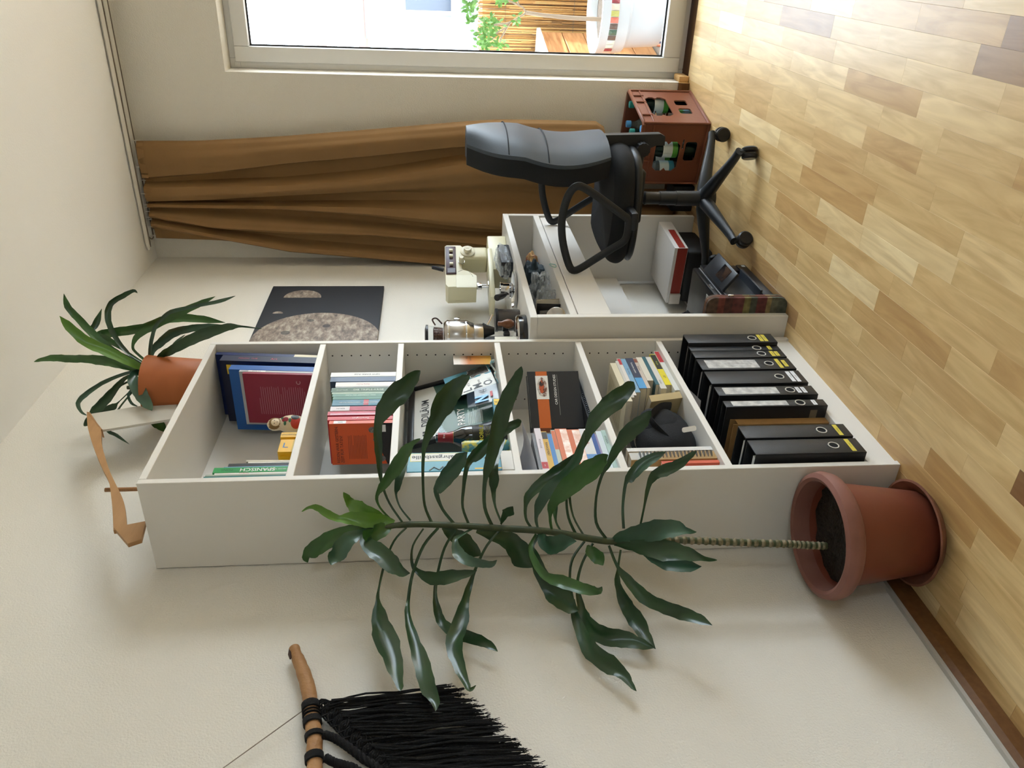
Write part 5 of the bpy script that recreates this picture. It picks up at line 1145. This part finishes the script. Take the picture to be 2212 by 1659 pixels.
# ================================================================ canvas with moons
p_t, p_b = hit(*(590, 620), 'x', .022), hit(*(823, 619), 'x', .022)
cy1, cz0, cz1 = 1.914, 1.508, 2.03; cy0 = cy1-.8
def cv(x, y): p = hit(540+x*.1447, 600+y*.1447, 'x', .022); return p.y, p.z
def circ(p, q, r):
    ax, ay = p; bx, by = q; cx, cy = r; d = 2*(ax*(by-cy)+bx*(cy-ay)+cx*(ay-by))
    ux = ((ax*ax+ay*ay)*(by-cy)+(bx*bx+by*by)*(cy-ay)+(cx*cx+cy*cy)*(ay-by))/d; uy = ((ax*ax+ay*ay)*(cx-bx)+(bx*bx+by*by)*(ax-cx)+(cx*cx+cy*cy)*(bx-ax))/d
    return ux, uy, math.hypot(ax-ux, ay-uy)
big_m = circ(cv(1050, 530), cv(1900, 770), cv(230, 720)); sm_m = circ(cv(500, 320), cv(800, 192), cv(1062, 275)); ti_m = circ(cv(335, 545), cv(412, 508), cv(490, 540))
pm_ = bpy.data.materials.new('moon_painting'); pm_.use_nodes = True; N = pm_.node_tree.nodes; L = pm_.node_tree.links; B = N['Principled BSDF']; B.inputs['Roughness'].default_value = .55
geo = N.new('ShaderNodeTexCoord'); sepp = N.new('ShaderNodeSeparateXYZ'); L.new(geo.outputs['Object'], sepp.inputs[0])
def mth(op, a, b=None, c=None):
    n = N.new('ShaderNodeMath'); n.operation = op
    for i, v in enumerate((a, b, c)):
        if v is None: continue
        if isinstance(v, (int, float)): n.inputs[i].default_value = v
        else: L.new(v, n.inputs[i])
    return n.outputs[0]
def dist(cy_, cz_): 
    a = mth('SUBTRACT', sepp.outputs[1], cy_); b = mth('SUBTRACT', sepp.outputs[2], cz_); return mth('SQRT', mth('ADD', mth('MULTIPLY', a, a), mth('MULTIPLY', b, b)))
def mixc(f, a, b):
    n = N.new('ShaderNodeMix'); n.data_type = 'RGBA'; L.new(f, n.inputs['Factor'])
    for k, v in (('A', a), ('B', b)):
        if isinstance(v, str): n.inputs[k].default_value = (*lin(v), 1)
        else: L.new(v, n.inputs[k])
    return n.outputs['Result']
mpn = N.new('ShaderNodeMapping'); mpn.inputs['Scale'].default_value = (1, 5, 12); L.new(geo.outputs['Object'], mpn.inputs[0])
nz_ = N.new('ShaderNodeTexNoise'); nz_.inputs['Scale'].default_value = 3.2; nz_.inputs['Detail'].default_value = 8; nz_.inputs['Roughness'].default_value = .7; L.new(mpn.outputs[0], nz_.inputs['Vector'])
rr_ = N.new('ShaderNodeValToRGB'); L.new(nz_.outputs['Fac'], rr_.inputs[0]); e = rr_.color_ramp.elements
e[0].position = .3; e[0].color = (*lin('3a3534'), 1); e[1].position = .75; e[1].color = (*lin('cfc4b0'), 1); k = e.new(.5); k.color = (*lin('8a7a6c'), 1)
vor = N.new('ShaderNodeTexVoronoi'); vor.inputs['Scale'].default_value = 9; L.new(geo.outputs['Object'], vor.inputs['Vector'])
crat = mth('LESS_THAN', vor.outputs['Distance'], .2); moonc = mixc(mth('MULTIPLY', crat, .75), rr_.outputs[0], '2c2a2c')
def disc(m, grow=1): return mth('LESS_THAN', dist(m[0], m[1]), m[2]*grow)
col_ = '14171f'
n0 = N.new('ShaderNodeRGB'); n0.outputs[0].default_value = (*lin('15181f'), 1); col = n0.outputs[0]
for m, sh_f in ((big_m, 0), (sm_m, .55), (ti_m, .5)):
    f = disc(m)
    if sh_f:   # crescent: painted dark below
        f = mth('MULTIPLY', f, mth('GREATER_THAN', sepp.outputs[1], m[0]-m[2]*.05))
        col = mixc(f, col, rr_.outputs[0])
    else: col = mixc(f, col, moonc)
L.new(col, B.inputs['Base Color'])
pt = thing('canvas_painting', 'dark canvas painting of a large moon and two small moons', 'painting', (0, 0, 0))
G().bev((.003, cy0, cz0), (.024, cy1, cz1), .0015, 1, False).obj('canvas', pm_, pt)
# ================================================================ macrame wall hanging
mac = thing('macrame_hanging', 'black knotted macrame wall hanging on a branch', 'wall hanging', (.03, -.6, 1.5))
M0 = V((.03, -.6, 1.5))
def MM(a, b, x=.03): return hit(*cM(a, b), 'x', x)-M0
bark = mat('branch_bark', '9a6f46', .6, nz=(16, 'b58a5e', .25, (1, 1, .4)), bump=(70, .4)); blk = mat('black_cord', '0c0d11', .85, bump=(500, .4))
bpx = [(135,75),(165,160),(205,260),(240,370),(262,470),(272,560),(282,660),(296,760),(305,850),(300,960),(305,1064)]
bp_ = [MM(a, b) for a, b in bpx]; last = bp_[-1]
bp_ += [last+V((0, -.05*k, -.004*k+.006*math.sin(k))) for k in range(1, 9)]
brd = [.0125,.0145,.016,.0165,.0165,.016,.0165,.0165,.0165,.016,.0165]+[.016]*8
spth = smooth_path(bp_, 4); srd = [brd[min(i//4, len(brd)-1)]*(1+.1*noise.noise(V((i*.6, 0, 0)))) for i in range(len(spth))]
G().tube(spth, srd, 14).obj('branch', bark, mac)
G().tube([MM(140,70), MM(118,85), MM(105,130), MM(104,165)], [.007,.008,.006,.002], 8).obj('broken_twig', mat('bark_dark', '4a3830', .8), mac)
for f, w in ((552, .02), (600, .005), (632, .006), (695, .017), (800, .014), (975, .02)):
    k = min(range(len(spth)), key=lambda i: abs(spth[i].y-MM(280, f).y)); p = spth[k]; t = (spth[min(k+1, len(spth)-1)]-spth[k-1]).normalized()
    G().lathe([(srd[k]+.001, -w/2), (srd[k]+.004, -w/2+.002), (srd[k]+.004, w/2-.002), (srd[k]+.001, w/2)], 18, p, t, cap=False).obj('cord_wrap', blk, mac)
for q in range(4):
    k = min(range(len(spth)), key=lambda i: abs(spth[i].y-(-.06-.06*q))); p = spth[k]
    G().lathe([(srd[k]+.001, -.008), (srd[k]+.004, -.006), (srd[k]+.004, .006), (srd[k]+.001, .008)], 18, p, V((0,1,0)), cap=False).obj('cord_wrap', blk, mac)
# two twisted ropes hanging from the branch
def rope(pts, r, nm):
    path = smooth_path(pts, 10); g = G()
    for s in range(3):
        pp = []
        for i, p in enumerate(path):
            t = (path[min(i+1, len(path)-1)]-path[max(i-1, 0)]).normalized(); u = V((1,0,0)); u = (u-t*u.dot(t)).normalized(); w = t.cross(u); a = i*.75+s*2.094
            pp.append(p+u*(r*.55*math.cos(a))+w*(r*.55*math.sin(a)))
        g.tube(pp, r*.62, 6)
    return g.obj(nm, blk, mac)
rope([MM(385, 790, .045), MM(470, 820, .04), MM(580, 890, .035), MM(700, 985, .03), MM(830, 1070, .03), MM(900,1200,.03)], .0085, 'twisted_rope')
rope([MM(395, 980, .045), MM(470, 1020, .04), MM(560, 1045, .035), MM(640, 1075, .03), MM(760, 1180, .03)], .0085, 'twisted_rope')
# knotted border: rings and bars along the diagonal
A_, B_ = MM(385, 565), V((0, -.70+.6, 1.335-1.5)); A_.x = 0
kg = G()
for i in range(15):
    f = i/14; c0 = A_+(B_-A_)*f
    for rr2 in (.0065, .0115, .0165):
        kg.tube([c0+V((.006*math.sin(a*.9), rr2*math.cos(a*math.pi/6)*1.05+.002, rr2*math.sin(a*math.pi/6))) for a in range(12)], .0024, 6, closed=True)
    for a in range(6):
        d0 = V((0, math.cos(a*1.05+i), math.sin(a*1.05+i))); kg.tube([c0+d0*.005, c0+d0*.019], .0022, 5)
o = kg.obj('knotted_border', blk, mac); o['kind'] = 'stuff'
# fringe cords
fg = G(); rf = random.Random(5)
zb = lambda y: 1.232+(y+.483)*((1.232-1.087)/(.662-.483)) if y > -.70 else 1.057+(-.70-y)*.75
nC = 250
for i in range(nC):
    y = -.462-(.9-.462)*i/nC; yl = y if y > -.70 else -1.4-y
    ztop = min(1.52, 1.515-max(0, (-.4885-yl))*.85)+rf.uniform(-.012, .004); zbot = zb(y)+rf.uniform(-.022, .016)
    x0 = rf.uniform(-.012, .012); ph_ = rf.uniform(0, 6); am_ = rf.uniform(.001, .004); sp2 = rf.uniform(-.004, .006)
    if y > -.49: ztop = 1.515+rf.uniform(-.01, .005); 
    pts = [V((x0+.003*math.sin(ph_+k), y+.6+am_*math.sin(ph_+k*1.3)+sp2*(k/7)**2*.9-( .02*(1-k/7)**2 if y > -.48 else 0), ztop-1.5+(zbot-ztop)*k/7)) for k in range(8)]
    fg.tube(pts, .0023, 5)
    e = pts[-1]
    for q in range(4): fg.tube([e, e+V((rf.uniform(-.003, .003), rf.uniform(-.004, .004), -rf.uniform(.006, .016)))], .0007, 4)
o = fg.obj('fringe', blk, mac); o['kind'] = 'stuff'
G().tube([MM(270, 545, .035), MM(0, 740, .02), MM(-450, 1064, .012), V((-.02, -.3, .32))], .0012, 5).obj('hanging_string', plain('8a7f70'), mac)
# ================================================================ outside: balcony
ZO = -.14
conc = mat('balcony_concrete', 'b9b5ae', .9, nz=(30, '9a968e', .2))
struct(G().box((-1.5, YB+.3, ZO-.2), (5, YB+1.75, ZO-.03)).obj('balcony_slab', conc), 'pale concrete balcony slab')
struct(G().box((-1.5, YB+.3, 2.62), (5, YB+1.72, 2.82)).obj('added_shade_slab', conc), 'unseen concrete slab added to shade the balcony')  # added overhead, out of view, to keep sky light off the fence
struct(G().box((-1.6, YB+.3, ZO-.2), (-1.5, YB+1.75, 2.62)).obj('added_side_wall', conc), 'unseen side wall added to shade the balcony')  # added out of view to cut the sky light on the fence
dk = thing('deck', 'grey weathered balcony decking boards', 'decking')
dm = mat('deck_grey', '9c948a', .8, nz=(6, '7f776e', .3, (8, 1, 1)))
for k in range(26):
    x = .2+k*.1; G().bev((x, YB+.345, ZO-.03), (x+.092, YB+1.57, ZO), .004, 1, False).obj('plank', dm, dk)
fen = thing('reed_fence', 'golden reed screen fence along the balcony', 'fence', (1.5, YB+1.6, ZO-.03))
rm = bpy.data.materials.new('reed'); rm.use_nodes = True; N = rm.node_tree.nodes; L = rm.node_tree.links
gi = N.new('ShaderNodeNewGeometry'); cr_ = N.new('ShaderNodeValToRGB'); L.new(gi.outputs['Random Per Island'], cr_.inputs[0]); L.new(cr_.outputs[0], N['Principled BSDF'].inputs['Base Color']); N['Principled BSDF'].inputs['Roughness'].default_value = .7
e = cr_.color_ramp.elements; e[0].color = (*lin('6d4a22'), 1); e[1].color = (*lin('cda468'), 1); k = e.new(.4); k.color = (*lin('a87a40'), 1)
rg = G(); rr = random.Random(9); x = -1.6
while x < 2.4:
    z0 = 0
    while z0 < 1.12:
        z1 = min(1.125+rr.uniform(-.01, .012), z0+rr.uniform(.3, 1.2)); yy = rr.uniform(-.006, .006); r_ = rr.uniform(.0028, .0048)
        rg.tube([(x, yy, z0), (x+rr.uniform(-.004, .004), yy, z1)], r_, 5); z0 = z1
    x += .0062
o = rg.obj('reeds', rm, fen); o['kind'] = 'stuff'
for z in (.15, .5, .95): G().tube([(-1.6, -.009, z), (2.4, -.009, z)], .0012, 5).obj('binding_wire', mat('wire', '6a6d70', .3, 1), fen)
G().box((-1.6, .02, .0), (2.4, .05, 1.1)).obj('railing_panel', conc, fen)
# planter pot with mosaic bands
pc = V((1.17, 3.22, ZO))
fp = thing('planter_pot', 'white glazed planter pot with two mosaic bands on the balcony', 'planter', pc)
gz = mat('white_glaze', 'b4babf', .35)
G().lathe([(.001,.0),(.15,.0),(.16,.01),(.185,.12),(.19,.2),(.196,.3),(.21,.31),(.222,.32),(.236,.46),(.24,.475),(.232,.478),(.215,.46),(.2,.4),(.001,.4)], 48).obj('pot_body', gz, fp)
G().lathe([(.001,.42),(.212,.42)], 40, cap=False).obj('soil', soil, fp)
rp_ = random.Random(4); cols = ('b9c24a', '3f5a4a', '8a3a44', 'd9b8a8', 'c9cfc8', '5a4a44', 'c46a5a', '4a5a8a', 'a8a860')
for zc, r_ in ((.405, .232), (.085, .18)):
    for k in range(44):
        a = 2*math.pi*k/44; d = V((math.cos(a), math.sin(a), 0)); s_ = V((-d.y, d.x, 0)); hw = math.pi*r_/44*.9; p = d*(r_+.0005)+V((0,0,zc)); c = rp_.choice(cols)
        G().add([p-s_*hw-V((0,0,.022)), p+s_*hw-V((0,0,.022)), p+s_*hw+V((0,0,.022)), p-s_*hw+V((0,0,.022)), p*1.0+d*.006+V((0,0,0))], [(0,1,4),(1,2,4),(2,3,4),(3,0,4)]).obj('mosaic_tile', mat('tile_'+c, c, .3), fp)
tree = thing('olive_sapling', 'young green leafed sapling growing in the white planter pot', 'sapling', pc+V((0,0,.4)))
def Tq(a, b, y=3.22): return hit(980+a*.217, b*.217, 'y', y)-(pc+V((0,0,.4)))
brk = mat('sapling_bark', '8a7a68', .8)
root_ = Tq(1360, 190); G().tube(smooth_path([V((root_.x, 0, .01)), Tq(1200, 180), Tq(1000, 162), Tq(850, 145), Tq(720, 125)], 4), [.012]*8+[.0105]*9, 8).obj('trunk', brk, tree)
brs = [[(720,125),(690,75),(650,55),(600,30),(550,10),(480,-10)], [(720,125),(690,150),(620,190),(570,220),(540,260),(500,330)], [(570,220),(520,235),(450,240),(400,250)], [(650,55),(640,20),(630,-20)], [(500,330),(470,380),(460,420)], [(540,260),(480,300),(430,330),(380,400)]]
for b in brs: G().tube(smooth_path([Tq(*p) for p in b], 4), .0055, 6).obj('twig', brk, tree)
lm1 = leafmat('sapling_leaf', '3c6a28', '5d8c38', .5)
lr = random.Random(11); lf = G()
for (cx, cy, sx, sy, n) in ((370,230,90,55,60), (320,330,90,55,55), (310,430,80,60,55), (450,440,70,40,30), (160,60,60,60,40), (170,190,50,40,16), (480,0,90,30,30), (620,210,20,15,5), (630,155,12,12,4)):
    for k in range(n):
        p = Tq(lr.gauss(cx, sx*.5), lr.gauss(cy, sy*.5), 3.22+lr.uniform(-.08, .08)); a = lr.uniform(0, 6.28); d = V((math.cos(a)*.8, lr.uniform(-.5, .5), math.sin(a))).normalized(); s_ = d.cross(V((lr.uniform(-1,1), 1, lr.uniform(-1,1)))).normalized()*.009; l_ = d*lr.uniform(.03, .045)
        lf.add([p, p+l_*.5+s_, p+l_, p+l_*.5-s_], [(0,1,2,3)])
o = lf.obj('leaves', lm1, tree); o['kind'] = 'stuff'
# wooden chest at the left of the balcony
chs = thing('wooden_chest', 'varnished wooden plank chest on the balcony', 'chest', (.99, 3.83, ZO), (0, 0, math.radians(-12)))
wm = mat('varnished_wood', '8a5a34', .5, nz=(3.2, 'b58658', .2, (1, 1.4, 16)))
for k in range(5): G().bev((-.02, -.95, .012+k*.138), (0, 0, .146+k*.138), .004, 1, False).obj('plank', wm, chs)
G().bev((-.5, -.97, .7), (.02, .02, .725), .004, 1).obj('lid', mat('pale_board', 'd9d4cc', .6), chs)
G().box((-.48, -.94, 0), (-.03, -.01, .69)).obj('carcass', wm, chs)
# buildings across the street, washed out by the daylight
hz = mat('pale_render', 'd8d4cc', .9); hz2 = mat('pale_shade', '7c828c', .9); rf_ = mat('roof_tile', '94756a', .8); wg = mat('far_window', '363d49', .3)
def far_house(label, x0, x1, y, z0, z1, cols_, rows_, roof, m):
    h = thing('building', label, 'building', (x0, y, z0), group='houses beyond the balcony'); w_, h_ = x1-x0, z1-z0
    G().box((0, 0, 0), (w_, 6, h_)).obj('wall', m, h)
    for i in range(cols_):
        for j in range(rows_):
            xx, zz = w_*(i+.3)/cols_, h_*(j+.25)/rows_; ww, wh = w_*.4/cols_, h_*.5/rows_
            f = G().box((xx, -.12, zz), (xx+ww, .0, zz+wh)).obj('window', white_pvc, h); G().box((xx+.1, -.16, zz+.1), (xx+ww-.1, -.12, zz+wh-.1)).obj('pane', wg, f)
            if (i+j) % 2 == 0: G().box((xx-.2, -1.0, zz-.25), (xx+ww+.2, 0, zz-.1)).box((xx-.2, -1.0, zz-.1), (xx+ww+.2, -.95, zz+.7)).obj('balcony', hz2, h)
    if roof: G().prism([(-.4, 0), (w_+.4, 0), (w_/2, h_*.22)], (0, 6.2, h_), PX, PZ, 6.6).obj('roof', rf_, h)
    return h
far_house('pale apartment house with balconies beyond the reed fence', -9, -1.5, 17, -9, 4.2, 3, 4, True, hz)
far_house('light grey house with a tiled roof across the street', -1.0, 5.5, 22, -9, 3.0, 3, 3, True, hz2)
far_house('tall white house behind the sapling', 6.5, 15, 19, -9, 7.5, 4, 5, False, hz)
G_ = G().box((-60, YB+3, -9.3), (60, 90, -9)); struct(G_.obj('street_ground', conc), 'pale street below the balcony')
